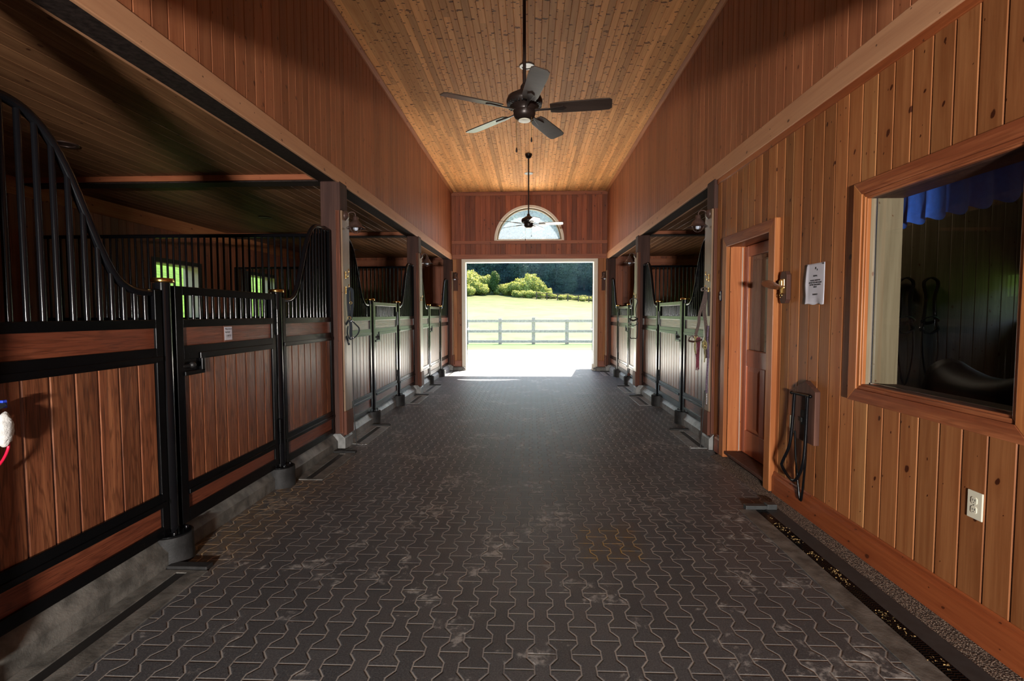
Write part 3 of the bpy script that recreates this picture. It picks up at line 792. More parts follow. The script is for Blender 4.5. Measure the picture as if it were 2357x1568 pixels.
q = MB(); q.add([(1.936, WO[0], WO[2]), (1.936, WO[1], WO[2]), (1.936, WO[1], WO[3]), (1.936, WO[0], WO[3])], [(0, 3, 2, 1)]); q.build('pane', 'glass', wroot)
q = MB()   # lining of the opening and dark glazing bead
q.box(XW, 2.08, WO[1], WO[1] + 0.02, WO[2] - 0.02, WO[3] + 0.02); q.box(XW, 2.08, WO[0] - 0.02, WO[0], WO[2] - 0.02, WO[3] + 0.02)
q.build('jamb', 'pale_wood', wroot)
q = MB(); q.box(XW, 2.08, WO[0], WO[1], WO[3], WO[3] + 0.02); q.box(XW, 2.08, WO[0], WO[1], WO[2] - 0.02, WO[2]); q.build('jamb', 'walnut', wroot)
q = MB(); q.box(1.926, 1.934, WO[1] - 0.010, WO[1], WO[2], WO[3]); q.box(1.926, 1.934, WO[0], WO[1], WO[2], WO[2] + 0.008)
q.build('glazing_bead', 'steel', wroot)
wi += 1
# door casing, jamb, leaf
cz, cy = MB(), MB()
for vs, k in casing(DO, 0.098, 1.862, XW + 0.002, sill=False, zbot=0.03):
    (cz if k in (1, 3) else cy).add(vs, BF, 0.3 + 0.1 * k)
d2 = struct(cz.build('door_2', 'casing_z', bevel=0.004)); cy.build('casing', 'casing_y', d2, bevel=0.004)
q = MB(); q.box(XW - 0.01, 2.10, DO[1], DO[1] + 0.02, 0.09, DO[3] + 0.02); q.box(XW - 0.01, 2.10, DO[0] - 0.02, DO[0], 0.09, DO[3] + 0.02)
q.box(2.0, 2.014, DO[1] - 0.012, DO[1], 0.09, DO[3]); q.build('jamb', 'trim_z', d2, bevel=0.002)
q = MB(); q.box(XW - 0.01, 2.10, DO[0], DO[1], DO[3], DO[3] + 0.02); q.build('jamb', 'casing_y', d2)
q = MB(); q.box(2.008, 2.013, DO[1] - 0.018, DO[1] - 0.012, 0.10, DO[3] - 0.01); q.build('weather_strip', 'silver_plastic', d2)
b = MB(); b.box(1.875, 2.12, DO[0] - 0.01, DO[1] + 0.01, 0.062, 0.092); o = b.build('door_sill', 'walnut', bevel=0.006); struct(o); o.name = 'trim_%d' % ti; ti += 1
hw, ht = 0.425, 1.955
q = MB()
q.box(0, 0.045, hw - 0.095, hw, 0, ht); q.box(0, 0.045, -hw, -hw + 0.095, 0, ht)
hi = hw - 0.095; q.box(0.001, 0.044, -hi, hi, 0, 0.22); q.box(0.001, 0.044, -hi, hi, ht - 0.10, ht); q.box(0.001, 0.044, -hi, hi, 0.83, 0.98); q.box(0.002, 0.043, -0.05, 0.05, 0.22, 0.83)
leaf = q.build('door_leaf', 'door_wood', d2, bevel=0.004, loc=(2.03, 4.49, 0.10))
for ya, yb in ((-hw + 0.095, -0.05), (0.05, hw - 0.095)):
    q = MB(); q.box(0.014, 0.03, ya, yb, 0.21, 0.84); q.add([(0.014, ya + .0, .22), (0.014, yb, .22), (0.014, yb, .83), (0.014, ya, .83), (0.004, ya + .045, .265), (0.004, yb - .045, .265), (0.004, yb - .045, .785), (0.004, ya + .045, .785)],
        [(0, 1, 5, 4), (1, 2, 6, 5), (2, 3, 7, 6), (3, 0, 4, 7), (4, 5, 6, 7)]); q.build('door_panel', 'door_wood', leaf)
q = MB(); q.box(0.02, 0.025, -hw + 0.09, hw - 0.09, 0.97, ht - 0.09); q.build('door_glass', 'glass', leaf)
q = MB(); q.box(0.004, 0.016, hw - 0.105, hw - 0.095, 0.98, ht - 0.10); q.box(0.004, 0.016, -hw + 0.095, hw - 0.095, 0.975, 0.985); q.build('glazing_bead', 'trim_z', leaf)
# inside view of the door glass: a pale plank screen and a curtain
cur = empty('door_curtain', (2.20, 4.78, 1.05)); tag(cur, 'pale curtain hanging behind the glass of the half glazed door', 'curtain')
q = MB(); n = 26
vs = []; 
for i in range(n + 1):
    y = -0.13 + 0.18 * i / n; x = 0.014 * math.sin(i * 1.5)
    vs += [(x, y, 0.0), (x * 0.8, y, 0.88)]
q.add(vs, [(2 * i, 2 * i + 2, 2 * i + 3, 2 * i + 1) for i in range(n)], smooth=True); q.build('cloth', 'curtain', cur, recalc=False)
q = MB(); q.tube([(0, -0.5, 0.9), (0, 0.3, 0.9)], 0.008, 8); q.build('curtain_rod', 'steel', cur)
o = MB().box(2.30, 2.34, 4.86, 5.2, 0.09, 2.3).build('screen_board', 'pale_wood'); tag(o, 'pale wooden board standing inside behind the door glass', 'board')

# ------------------------------------------------------------------ tack room seen through the big window
val = empty('window_valance', (2.13, 2.60, 2.12)); tag(val, 'pleated blue cotton valance hanging inside the big window', 'valance')
q = MB(); vs = []; n = 72
for i in range(n + 1):
    t = i / n; y = -0.36 + 0.86 * t
    ph_ = (t * 6.5) % 1.0
    x = 0.030 * (abs(ph_ - 0.5) * 2) ** 0.6; zb_ = -0.200 + 0.028 * math.sin(t * 6.5 * math.pi) ** 2 - 0.01 * t
    vs += [(x * 0.3, y, 0.0), (x * 0.7, y, zb_ / 2), (x, y + 0.01 * math.sin(t * 40), zb_)]
q.add(vs, [(3 * i + k, 3 * i + 3 + k, 3 * i + 4 + k, 3 * i + 1 + k) for i in range(n) for k in (0, 1)], smooth=True)
q.build('cloth', 'valance', val, recalc=False)
q = MB(); q.tube([(0.01, -0.42, -0.004), (0.01, 0.56, -0.004)], 0.008, 8); q.build('curtain_rod', 'black', val)
boards('wall_tack_end', 'pale_wood', (0, 5.235, 0), (1, 0, 0), (0, 0, 1), (0, -1, 0), 2.07, 4.9, 0.09, 2.85, 0.127, 0, 0.005, 0.005)
rackb = empty('bridle_rack', (4.87, 3.1, 1.62)); tag(rackb, 'dark rail of round bridle pegs deep inside the tack room', 'rack')
q = MB(); q.box(-0.02, 0.0, -2.0, 1.50, 0.0, 0.10); q.build('peg_rail', 'black_matte', rackb)
for i in range(9):
    q = MB(); q.lathe([(0.012, -0.10), (0.012, -0.06), (0.035, -0.05), (0.035, -0.03), (0.0, -0.02)], (0, -1.8 + 0.4 * i, 0.05), 12, 'x'); q.build('peg', 'leather_dark', rackb)
def bridle(name, loc, sc=1.0, m1='leather_dark', label='', group=None, cat='bridle', rz=0.0, drop=0.75):
    r = empty(name, loc, rz); tag(r, label, cat, group)
    q = MB()
    loop = smooth_path([(0, -0.06, 0.02), (0, -0.05, 0.06), (0, 0, 0.085), (0, 0.05, 0.06), (0, 0.06, 0.02), (0, 0.035, -0.10), (0, 0.055, -0.30), (0, 0.07, -0.36), (0, 0.0, -0.40), (0, -0.07, -0.36), (0, -0.05, -0.30), (0, -0.035, -0.10), (0, -0.06, 0.02)], 4)
    q.tube([v * sc for v in loop], 0.01, 4, flat=(0.030 * sc, 0.012)); q.build('headpiece', m1, r)
    q = MB(); q.tube([v * sc for v in smooth_path([(-.01, -0.07, -0.28), (-.03, 0, -0.25), (-.01, 0.07, -0.28), (.03, 0, -0.31), (-.01, -0.07, -0.28)], 4)], 0.01, 4, flat=(0.028 * sc, 0.010)); q.build('noseband', m1, r)
    for y in (-0.065, 0.065):
        q = MB(); q.tube([(0, sc * (y + 0.022 * math.cos(t)), sc * (-0.36 + 0.022 * math.sin(t))) for t in [k * math.pi / 5 for k in range(10)]], 0.0035, 6, closed=True)
        q.build('bit_ring', 'steel', r)
    q = MB(); q.tube([v * sc for v in smooth_path([(-.01, -0.065, -0.37), (-.02, -0.06, -0.6), (-.02, 0.0, -drop), (-.02, 0.06, -0.6), (-.01, 0.065, -0.37)], 5)], 0.0085, 6); q.build('reins', m1, r)
    return r
tack_lab = ['dark bridle on the pale end boards of the tack room, nearest the pale jamb',
            'dark bridle on the pale end boards of the tack room, second from the jamb',
            'dark bridle hanging in the middle of the rack in the tack room',
            'dark bridle hanging at the far right of the tack room rack']
for i, (x, y, a) in enumerate(((3.74, 5.19, math.pi / 2), (3.98, 5.19, math.pi / 2), (4.80, 4.1, 0), (4.80, 3.5, 0))):
    bridle('bridle', (x, y, 1.68), 1.15, 'leather_dark', tack_lab[i], 'bridles in the tack room', rz=a, drop=0.85)
tl = bpy.data.lights.new('tack_room_fill', 'POINT'); tl.energy = 8; tl.color = (1.0, 0.85, 0.65); tl.shadow_soft_size = 0.12  # fill light added to make the room's contents visible, no lamp seen there
tlo = bpy.data.objects.new('tack_room_fill', tl); COL.objects.link(tlo); tlo.location = (3.0, 4.75, 2.72)
sad = empty('saddle', (2.80, 3.15, 0.70)); tag(sad, 'black leather saddle on a stand just below the big window', 'saddle')
q = MB(); vs = []; nn, mm = 14, 16
for i in range(nn + 1):
    y = -0.32 + 0.64 * i / nn; zr = 0.20 + 0.09 * (abs(y) / 0.32) ** 2.2
    for j in range(mm + 1):
        t = -2.3 + 4.6 * j / mm; ww = 0.16 + 0.05 * math.cos(y * 5)
        vs.append((ww * math.sin(t) * (1.0 if abs(t) < 1.57 else 1.12), y, zr + 0.13 * math.cos(t) - max(0, abs(t) - 1.57) * 0.28))
q.add(vs, [(i * (mm + 1) + j, i * (mm + 1) + j + 1, (i + 1) * (mm + 1) + j + 1, (i + 1) * (mm + 1) + j) for i in range(nn) for j in range(mm)], smooth=True)
o = q.build('seat', 'leather_dark', sad); sm = o.modifiers.new('thick', 'SOLIDIFY'); sm.thickness = 0.02
q = MB(); q.box(-0.04, 0.04, -0.3, 0.3, 0.10, 0.18); q.tube([(0, -0.25, 0.1), (-0.2, -0.3, -0.70)], 0.02, 8); q.tube([(0, -0.25, 0.1), (0.2, -0.3, -0.70)], 0.02, 8)
q.tube([(0, 0.25, 0.1), (-0.2, 0.3, -0.70)], 0.02, 8); q.tube([(0, 0.25, 0.1), (0.2, 0.3, -0.70)], 0.02, 8); q.build('stand', 'black_matte', sad)

# ------------------------------------------------------------------ timber columns
def column(x_face, s_, ya, yb, label, name='timber_column', face=True):
    """s_=+1: aisle on the +x side"""
    xo = x_face - s_ * 0.21
    r = empty(name, ((x_face + xo) / 2, (ya + yb) / 2, 0)); tag(r, label, 'post', 'timber columns along the aisle')
    dx, dy = 0.105, (yb - ya) / 2
    q = MB(); q.box(-dx, dx, -dy, dy, 0.13, ZB); q.build('shaft', 'post', r, bevel=0.012)
    q = MB(); q.box(s_ * (dx - 0.045), s_ * (dx - 0.004), -dy - 0.014, -dy + 0.004, 0.17, 2.50)
    q.tube([(s_ * (dx - 0.028), -dy - 0.010, 0.18), (s_ * (dx - 0.028), -dy - 0.010, 2.49)], 0.011, 8); q.build('corner_strip', 'post_strip', r, bevel=0.003)
    q = MB(); q.box(s_ * (dx - 0.002), s_ * (dx + 0.016), -dy + 0.004, dy - 0.004, 0.40, 2.50); q.build('face_board', 'post_face', r, bevel=0.003)
    q = MB(); q.box(s_ * (dx - 0.002), s_ * (dx + 0.028), -dy - 0.004, dy - 0.002, 0.15, 0.40); q.build('kick_board', 'post_strip', r, bevel=0.004)
    q = MB(); q.prism([(-dx * s_, 0), (s_ * (dx + 0.012), 0), (s_ * (dx + 0.012), 0.115), (s_ * (dx - 0.04), 0.165), (-dx * s_, 0.165)], 'y', -dy - 0.012, dy + 0.012)
    q.build('plinth', 'concrete', r, bevel=0.004)
    return r
column(XL, 1, *PL[0], 'timber column beside the camera at the left, before the nearest stall panel')
column(XL, 1, *PL[1], 'nearest dark brown timber column on the left with brass hooks and a black halter')
column(XL, 1, *PL[2], 'dark timber column between the second and third left stalls, lamp on it')
column(XL, 1, *PL[3], 'dark timber column in the far left corner beside the big doorway')
column(XR, -1, *PR[0], 'rough timber column on the right hung with leather halters, beside the half glazed door')
column(XR, -1, *PR[1], 'dark timber column between the two right stalls with a bridle hung on it')
column(XR, -1, *PR[2], 'dark timber column in the far right corner beside the big doorway')

# ------------------------------------------------------------------ curbs and drain pads
def curb(xf, s_, ya, yb, recess=0.0):
    """xf: vertical aisle face; body runs away from the aisle"""
    global ti
    x = xf - s_ * recess
    b = MB(); b.prism([(x, 0), (x, 0.088), (x - s_ * 0.055, 0.158), (x - s_ * 0.30, 0.158), (x - s_ * 0.30, 0)], 'y', ya, yb)
    struct(b.build('trim_%d' % ti, 'concrete_dark' if ya < 5.1 else 'concrete', bevel=0.004)); ti += 1  # far curbs get paler concrete, sky reflection put into the colour
CL, CR_ = -2.035, 1.935
GP = 0.64                                   # half distance between gate posts
STL = [3.43, 7.13, 10.80]; STR = [7.23, 10.86]
for c, (pa, pb) in zip(STL, ((1.58, 5.18), (5.43, 8.83), (9.08, 12.52))):
    curb(CL, 1, pa, c - GP - 0.07); curb(CL, 1, c - GP - 0.07, c + GP - 0.03, 0.045); curb(CL, 1, c + GP - 0.03, pb)
for c, (pa, pb) in zip(STR, ((5.52, 8.93), (9.18, 12.50))):
    curb(CR_, -1, pa, c - GP + 0.03); curb(CR_, -1, c - GP + 0.03, c + GP + 0.07, 0.045); curb(CR_, -1, c + GP + 0.07, pb)
def pad(xc, s_, ya, yb, label):
    r = empty('drain_pad', (xc, (ya + yb) / 2, 0)); tag(r, label, 'drain', 'concrete drain pads along the stall fronts')
    d = (yb - ya) / 2
    q = MB(); q.box(s_ * 0.002, s_ * 0.085, -d, d, -0.01, 0.007); q.box(s_ * 0.145, s_ * 0.245, -d, d, -0.01, 0.007)
    q.box(s_ * 0.085, s_ * 0.145, d - 0.03, d, -0.01, 0.007); q.box(s_ * 0.085, s_ * 0.145, -d, -d + 0.03, -0.01, 0.007)
    q.build('slab', 'concrete' if ya > 5.1 else 'concrete_dark', r, bevel=0.002)  # paler slab colour on far pads stands in for reflected sky
    q = MB(); q.box(s_ * 0.085, s_ * 0.145, -d + 0.03, d - 0.03, -0.01, 0.002); q.build('slot_strip', 'black_matte', r)
    q = MB(); e = d + 0.035
    q.box(s_ * 0.005, s_ * 0.235, e - 0.03, e + 0.03, -0.01, 0.022); q.build('end_lip', 'stump', r, bevel=0.006)
    return r
pad(CL, 1, 1.10, 2.66, 'long drain pad with a black slot along the nearest left panel')
pad(CL, 1, 4.20, 5.03, 'concrete drain pad before the first left column')
pad(CL, 1, 5.40, 6.29, 'concrete drain pad just past the nearest left column, chain lying on it')
pad(CL, 1, 7.92, 8.72, 'concrete drain pad before the second left column')
pad(CL, 1, 9.10, 9.95, 'concrete drain pad just past the second left column')
pad(CL, 1, 11.60, 12.45, 'concrete drain pad in the far left corner')
pad(CR_, -1, 5.33, 6.15, 'concrete drain pad at the foot of the right column hung with halters')
pad(CR_, -1, 7.85, 8.70, 'concrete drain pad before the second right column')
pad(CR_, -1, 9.10, 9.90, 'concrete drain pad just past the second right column')
pad(CR_, -1, 11.60, 12.40, 'concrete drain pad in the far right corner')
# trench drain with grate along the plank wall
td = empty('trench_drain', (1.66, 1.6, 0)); tag(td, 'long trench drain with black grate and wood chips along the right plank wall', 'drain')
q = MB(); q.box(-0.15, -0.035, -3.0, 2.05, -0.01, 0.004); q.build('side_slab', 'concrete_dark', td)
q = MB(); q.box(0.035, 0.135, -3.0, 2.05, -0.01, 0.006); q.build('rubber_strip', 'rubber', td)
q = MB(); q.box(-0.035, 0.035, -3.0, 2.03, -0.01, -0.002)
q.box(-0.034, -0.030, -3.0, 2.03, -0.01, 0.006); q.box(0.030, 0.034, -3.0, 2.03, -0.01, 0.006); q.box(-0.002, 0.002, -3.0, 2.03, -0.01, 0.006)
y = -0.9
while y < 2.03:
    q.box(-0.034, 0.034, y, y + 0.006, -0.008, 0.006); y += 0.014
q.build('grate', 'black', td)
q = MB(); rs = random.Random(4)
for i in range(520):
    y = rs.uniform(-0.3, 1.9); x = rs.gauss(0, 0.014)
    if noise.noise(Vector((y * 5, 0, 3))) < -0.02: continue
    a = rs.random() * 3.14; s2 = rs.uniform(0.002, 0.0045)
    c, s3 = math.cos(a) * s2 * 1.6, math.sin(a) * s2 * 1.6
    q.add([(x - c, y - s3, 0.0065), (x + s3 * 0.5, y - c * 0.5, 0.007), (x + c, y + s3, 0.0075), (x - s3 * 0.5, y + c * 0.5, 0.009)], [(0, 1, 2, 3)])
o = q.build('wood_chips', 'chips', td, recalc=False); o['kind'] = 'stuff'
q = MB(); q.box(-0.10, 0.10, 2.05, 2.10, -0.005, 0.03); q.box(0.05, 0.12, 2.045, 2.105, 0.0, 0.042); q.build('end_cap', 'rubber', td, bevel=0.004)

# ------------------------------------------------------------------ stall fronts
CURVE = [(0.69, 1.545), (0.80, 1.545), (0.88, 1.56), (0.96, 1.61), (1.03, 1.71), (1.10, 1.85), (1.20, 2.06), (1.28, 2.18), (1.36, 2.25), (1.45, 2.282), (1.60, 2.285), (1.735, 2.285)]
CDENSE = [(p.x, p.y) for p in smooth_path([(a, b, 0) for a, b in CURVE], 5)]
END = 1.735
def panel_parts(root, sx, sy):
    """sx: aisle direction, sy: +1 the panel beyond the gate, -1 the nearer one"""
    Y = lambda a: sy * a
    f = MB()
    def rail(z0, z1, ya=0.735, yb=END - 0.045, d=0.026, dx=0.0): f.box(sx * (-d + dx), sx * (d + dx), Y(ya), Y(yb), z0, z1)
    rail(0.170, 0.232); rail(0.338, 0.420); rail(1.155, 1.238); rail(1.347, 1.395)
    rail(0.345, 0.372, 0.70, END - 0.01, 0.005, 0.029); rail(1.162, 1.190, 0.70, END - 0.01, 0.005, 0.029)
    f.box(-0.026, 0.026, Y(0.685), Y(0.735), 0.170, 1.56); f.box(-0.026, 0.026, Y(END - 0.045), Y(END), 0.170, 2.29)
    f.build('frame', 'black', root, bevel=0.003)
    q = MB(); q.box(-0.012, 0.012, Y(0.72), Y(END - 0.03), 0.225, 0.345, 0.4); q.build('oak_strip', 'oak_y', root)
    q = MB(); q.box(-0.012, 0.012, Y(0.72), Y(END - 0.03), 1.23, 1.352, 0.6); q.build('oak_strip', 'oak_y', root)
    q = MB(); y = 0.735; k = 0
    while y < END - 0.05:
        y1 = min(y + 0.1225, END - 0.045)
        if sy > 0: a, b = y, y1
        else: a, b = -y1, -y
        q.prism([(-sx * 0.012, a), (sx * 0.005, a), (sx * 0.012, a + 0.0075), (sx * 0.012, b - 0.0075), (sx * 0.005, b), (-sx * 0.012, b)], 'z', 0.41, 1.16, random.Random(k + 10 * (sy > 0)).random())
        y = y1; k += 1
    q.build('oak_boards', 'oak_z', root)
    q = MB(); q.tube([(0, Y(a), z) for a, z in CDENSE], 0.021, 12); q.build('top_rail', 'black_pipe', root)
    y = 0.775
    while y < END - 0.06:
        q = MB(); q.tube([(0, Y(y), 1.39), (0, Y(y), interp(CDENSE, y) - 0.012)], 0.0125, 10); q.build('bar', 'black_pipe', root); y += 0.0715
def gate_parts(root, sx):
    f = MB(); g0, g1 = -0.575, 0.568
    f.box(-0.024, 0.024, g0, g0 + 0.062, 0.175, 1.59); f.box(-0.024, 0.024, g1 - 0.055, g1, 0.175, 1.59)
    for z0, z1 in ((0.175, 0.255), (0.338, 0.415), (1.155, 1.238), (1.347, 1.395), (1.540, 1.590)): f.box(-0.024, 0.024, g0 + 0.062, g1 - 0.055, z0, z1)
    f.box(sx * 0.024, sx * 0.033, g0 + 0.06, g1 - 0.055, 0.345, 0.372); f.box(sx * 0.024, sx * 0.033, g0 + 0.20, g1 - 0.055, 1.150, 1.190)
    # stepped surround of the latch recess
    f.box(sx * 0.010, sx * 0.034, g0 + 0.055, g0 + 0.235, 1.058, 1.084); f.box(sx * 0.010, sx * 0.034, g0 + 0.208, g0 + 0.235, 1.07, 1.165)
    f.box(sx * 0.0, sx * 0.014, g0 + 0.05, g0 + 0.22, 1.07, 1.165)
    f.build('frame', 'black', root, bevel=0.003)
    q = MB(); q.box(-0.012, 0.012, g0 + 0.05, g1 - 0.04, 0.25, 0.345, 0.3); q.build('oak_strip', 'oak_y', root)
    q = MB(); q.box(-0.012, 0.012, g0 + 0.075, g1 - 0.06, 1.23, 1.352, 0.5); q.build('oak_strip', 'oak_y', root)
    q = MB(); y = g0 + 0.062; w0 = 0.052; k = 0
    while y < g1 - 0.056:
        y1 = min(y + w0, g1 - 0.055); a, b = y, y1; w0 = 0.1225
        q.prism([(-sx * 0.012, a), (sx * 0.005, a), (sx * 0.012, a + 0.0075), (sx * 0.012, b - 0.0075), (sx * 0.005, b), (-sx * 0.012, b)], 'z', 0.41, 1.16 if a > g0 + 0.2 else 1.066, random.Random(k + 33).random())
        y = y1; k += 1
    q.build('oak_boards', 'oak_z', root)
    n = 15
    for i in range(n):
        y = g0 + 0.062 + (g1 - g0 - 0.117) * (i + 1) / (n + 1)
        q = MB(); q.tube([(0, y, 1.39), (0, y, 1.545)], 0.0095, 12); q.build('bar', 'black_pipe', root)
    l = MB(); l.tube([(sx * 0.016, g0 + 0.05, 1.115), (sx * 0.020, g0 + 0.11, 1.115)], 0.010, 10); l.sphere((sx * 0.028, g0 + 0.125, 1.118), 0.019, 14, 10); l.build('latch_knob', 'black_matte', root)
    l = MB(); l.box(-0.004, 0.004, g0 - 0.022, g0 + 0.01, 1.075, 1.165); l.build('latch_tongue', 'steel', root)
    for z in (0.36, 1.26):
        l = MB(); l.tube([(sx * 0.030, g1 + 0.020, z), (sx * 0.030, g1 + 0.020, z + 0.095)], 0.012, 10); l.tube([(sx * 0.030, g1 + 0.020, z + 0.10), (sx * 0.030, g1 + 0.020, z + 0.205)], 0.013, 10)
        l.box(0, sx * 0.028, g1 - 0.01, g1 + 0.022, z + 0.01, z + 0.09); l.build('hinge', 'black', root, bevel=0.0)
def post_parts(root, sx):
    q = MB(); q.lathe([(0.038, 0.165), (0.038, 1.605)], n=28); q.build('pipe', 'black_pipe', root)
    q = MB(); q.lathe([(0.054, 1.603), (0.058, 1.606), (0.058, 1.622), (0.054, 1.628), (0.0001, 1.632)], n=32); q.build('brass_cap', 'brass', root)
    q = MB(); q.lathe([(0.098, 0.160), (0.098, 0.168), (0.001, 0.169)], n=28)
    for a in (0.75, -0.75):
        q.lathe([(0.011, 0.168), (0.011, 0.18), (0.007, 0.186), (0.0001, 0.187)], (sx * 0.075 * math.cos(a), 0.075 * math.sin(a), 0), 8)
    q.build('base_plate', 'black', root)
    q = MB(); q.lathe([(0.112, -0.001), (0.110, 0.161), (0.0001, 0.162)], n=36); q.build('concrete_stump', 'stump', root)
proto = {}
def place(key, maker, loc, name, label, cat, group):
    if key in proto: o = copy_tree(proto[key]); o.location = loc
    else:
        o = empty(name, loc); maker(o); proto[key] = o
    tag(o, label, cat, group); return o
stalls = [(FL, 1, STL[0], 'nearest left'), (FL, 1, STL[1], 'second left'), (FL, 1, STL[2], 'third left'), (FR, -1, STR[0], 'nearer right'), (FR, -1, STR[1], 'farther right')]
near_lab = {'nearest left': 'largest stall screen, swooping black bars over oak, at the left edge of the photo'}
for x, sx, c, nm in stalls:
    pan = 'oak stall screen with swooping black bars, %s of the %s stall'
    place(('n', sx), lambda r: panel_parts(r, sx, -1), (x, c, 0), 'barred_stall_screen', near_lab.get(nm, pan % ('near side', nm)), 'stall panel', 'barred stall front panels')
    place(('f', sx), lambda r: panel_parts(r, sx, 1), (x, c, 0), 'barred_stall_screen', pan % ('far side', nm), 'stall panel', 'barred stall front panels')
    place(('g', sx), lambda r: gate_parts(r, sx), (x, c, 0), 'stall_gate', ('oak and black steel gate of the %s stall' % nm) + (', white handwritten note on it' if nm == 'nearest left' else ''), 'gate', 'stall gates')
    for s_, w_ in ((-1, 'near'), (1, 'far')):
        place(('p', sx), lambda r: post_parts(r, sx), (x, c + s_ * GP, 0), 'gate_post', 'round black post with brass cap, %s side of the %s gate' % (w_, nm), 'post', 'brass capped gate posts')

# partitions between the stalls
def partition(xa, xb, y, label):
    x0, x1 = min(xa, xb), max(xa, xb); r = empty('stall_partition', ((x0 + x1) / 2, y, 0)); tag(r, label, 'partition', 'barred partitions between stalls')
    h = (x1 - x0) / 2
    f = MB(); f.box(-h + 0.05, h - 0.05, -0.025, 0.025, 1.335, 1.395); f.box(-h + 0.05, h - 0.05, -0.025, 0.025, 0.02, 0.08); f.box(-h, -h + 0.05, -0.025, 0.025, 0.02, 2.27); f.box(h - 0.05, h, -0.025, 0.025, 0.02, 2.27)
    f.build('frame', 'black', r, bevel=0.003)
    q = MB(); q.tube([(-h, 0, 2.265), (h, 0, 2.265)], 0.020, 10); q.build('top_rail', 'black_pipe', r)
    q = MB(); z = 0.08; k = 0
    while z < 1.33:
        z1 = min(z + 0.14, 1.335); q.box(-h + 0.05, h - 0.05, -0.015, 0.015, z, z1 - 0.004, random.Random(k).random()); z = z1; k += 1
    q.build('oak_boards', 'oak_x', r)
    n = int((2 * h - 0.1) / 0.0685)
    for i in range(1, n):
        x = -h + 0.05 + (2 * h - 0.1) * i / n
        q = MB(); q.tube([(x, 0, 1.39), (x, 0, 2.25)], 0.011, 10); q.build('bar', 'black_pipe', r)
partition(-2.19, OL + 0.06, 5.31, 'barred partition between the first and second left stalls')
partition(-2.19, OL + 0.06, 8.96, 'barred partition between the second and third left stalls')
partition(2.09, OR - 0.06, 9.06, 'barred partition between the two right stalls')

# ------------------------------------------------------------------ ceiling fans and lights
def fan(loc, rot, z_ceil, label):
    r = empty('ceiling_fan', loc); tag(r, label, 'ceiling fan', 'five bladed ceiling fans')
    zc = z_ceil - loc[2]
    q = MB(); q.lathe([(0.013, 0.17), (0.013, zc - 0.05)], n=14); q.build('down_rod', 'fan_dark', r)
    q = MB(); q.lathe([(0.001, zc - 0.085), (0.03, zc - 0.08), (0.055, zc - 0.05), (0.068, zc - 0.02), (0.070, zc)], n=28); q.build('canopy', 'fan_dark', r)
    q = MB(); q.lathe([(0.013, 0.20), (0.03, 0.175), (0.032, 0.15), (0.075, 0.125), (0.128, 0.095), (0.140, 0.065), (0.138, 0.045), (0.110, 0.020), (0.085, 0.0), (0.083, -0.012), (0.001, -0.012)], n=36); q.build('motor_housing', 'fan_dark', r)
    q = MB()
    for i in range(30):
        a = 2 * math.pi * i / 30
        q.box(0.098, 0.134, -0.004, 0.004, 0.022, 0.060)
        n_ = 8; m4 = Matrix.Rotation(a, 4, 'Z')
        for k in range(len(q.v) - n_, len(q.v)): q.v[k] = tuple(m4 @ Vector(q.v[k]))
    q.build('vent_ribs', 'black_matte', r)
    q = MB(); q.lathe([(0.083, -0.012), (0.086, -0.03), (0.080, -0.050), (0.072, -0.062), (0.050, -0.080), (0.001, -0.082)], n=32); q.build('switch_cup', 'fan_dark', r)
    q = MB(); q.lathe([(0.046, -0.078), (0.046, -0.086), (0.001, -0.088)], n=24); q.build('bottom_cap', 'ivory', r)
    for i in range(5):
        m4 = Matrix.Rotation(R(rot + 72 * i), 4, 'Z') @ Matrix.Translation((0, 0, -0.002)) @ Matrix.Rotation(R(-13), 4, 'X')
        q = MB(); pts = []
        out = [(0.20, 0.048), (0.26, 0.060), (0.40, 0.064), (0.58, 0.068), (0.645, 0.064), (0.665, 0.045)]
        pts = [(x, y) for x, y in out] + [(x, -y) for x, y in out[::-1]]
        q.prism(pts, 'z', -0.004, 0.004); q.xf(m4)
        bl = q.build('blade', 'fan_blade', r, bevel=0.001)
        q = MB(); q.box(0.075, 0.235, -0.010, 0.010, -0.012, -0.004); q.prism([(0.20, -0.012), (0.30, -0.028), (0.325, 0.0), (0.30, 0.028), (0.20, 0.012)], 'z', -0.012, -0.004); q.xf(m4)
        q.build('blade_bracket', 'fan_dark', bl, bevel=0.002)
    for dx, dy, L in ((-0.062, 0.02, 0.22), (0.055, -0.03, 0.16)):
        q = MB(); q.tube([(dx, dy, -0.06), (dx, dy, -0.06 - L)], 0.0016, 6); q.build('pull_chain', 'brass_old', r)
        q = MB(); q.lathe([(0.001, -0.06 - L), (0.004, -0.062 - L), (0.008, -0.085 - L), (0.006, -0.095 - L), (0.0001, -0.097 - L)], (dx, dy, 0), 10); q.build('pull_knob', 'fan_dark', r)
fan((-0.05, 3.98, 3.00), -8, ZC, 'dark five bladed ceiling fan on a long rod, nearest the camera')
fan((-0.045, 9.84, 3.17), -4, ZC, 'farther ceiling fan hanging in front of the half round window')
def downlight(x, y, z, label, rad=0.095):
    r = empty('recessed_light', (x, y, z)); tag(r, label, 'ceiling light', 'recessed ceiling lights')
    q = MB(); q.lathe([(rad, -0.001), (rad, -0.008), (rad * 0.92, -0.012), (rad * 0.72, -0.006), (rad * 0.66, 0.03)], n=28); q.build('trim_ring', 'silver_plastic' if z > 3 else 'bronze', r)
    q = MB(); q.lathe([(0.0001, 0.012), (rad * 0.30, 0.010), (rad * 0.5, 0.022), (rad * 0.66, 0.03)], n=24); q.build('lamp', 'bulb', r)
downlight(-0.048, 6.40, ZC, 'round recessed light in the main ceiling above the near fan')
downlight(-0.047, 11.15, ZC, 'round recessed light in the main ceiling behind the far fan')
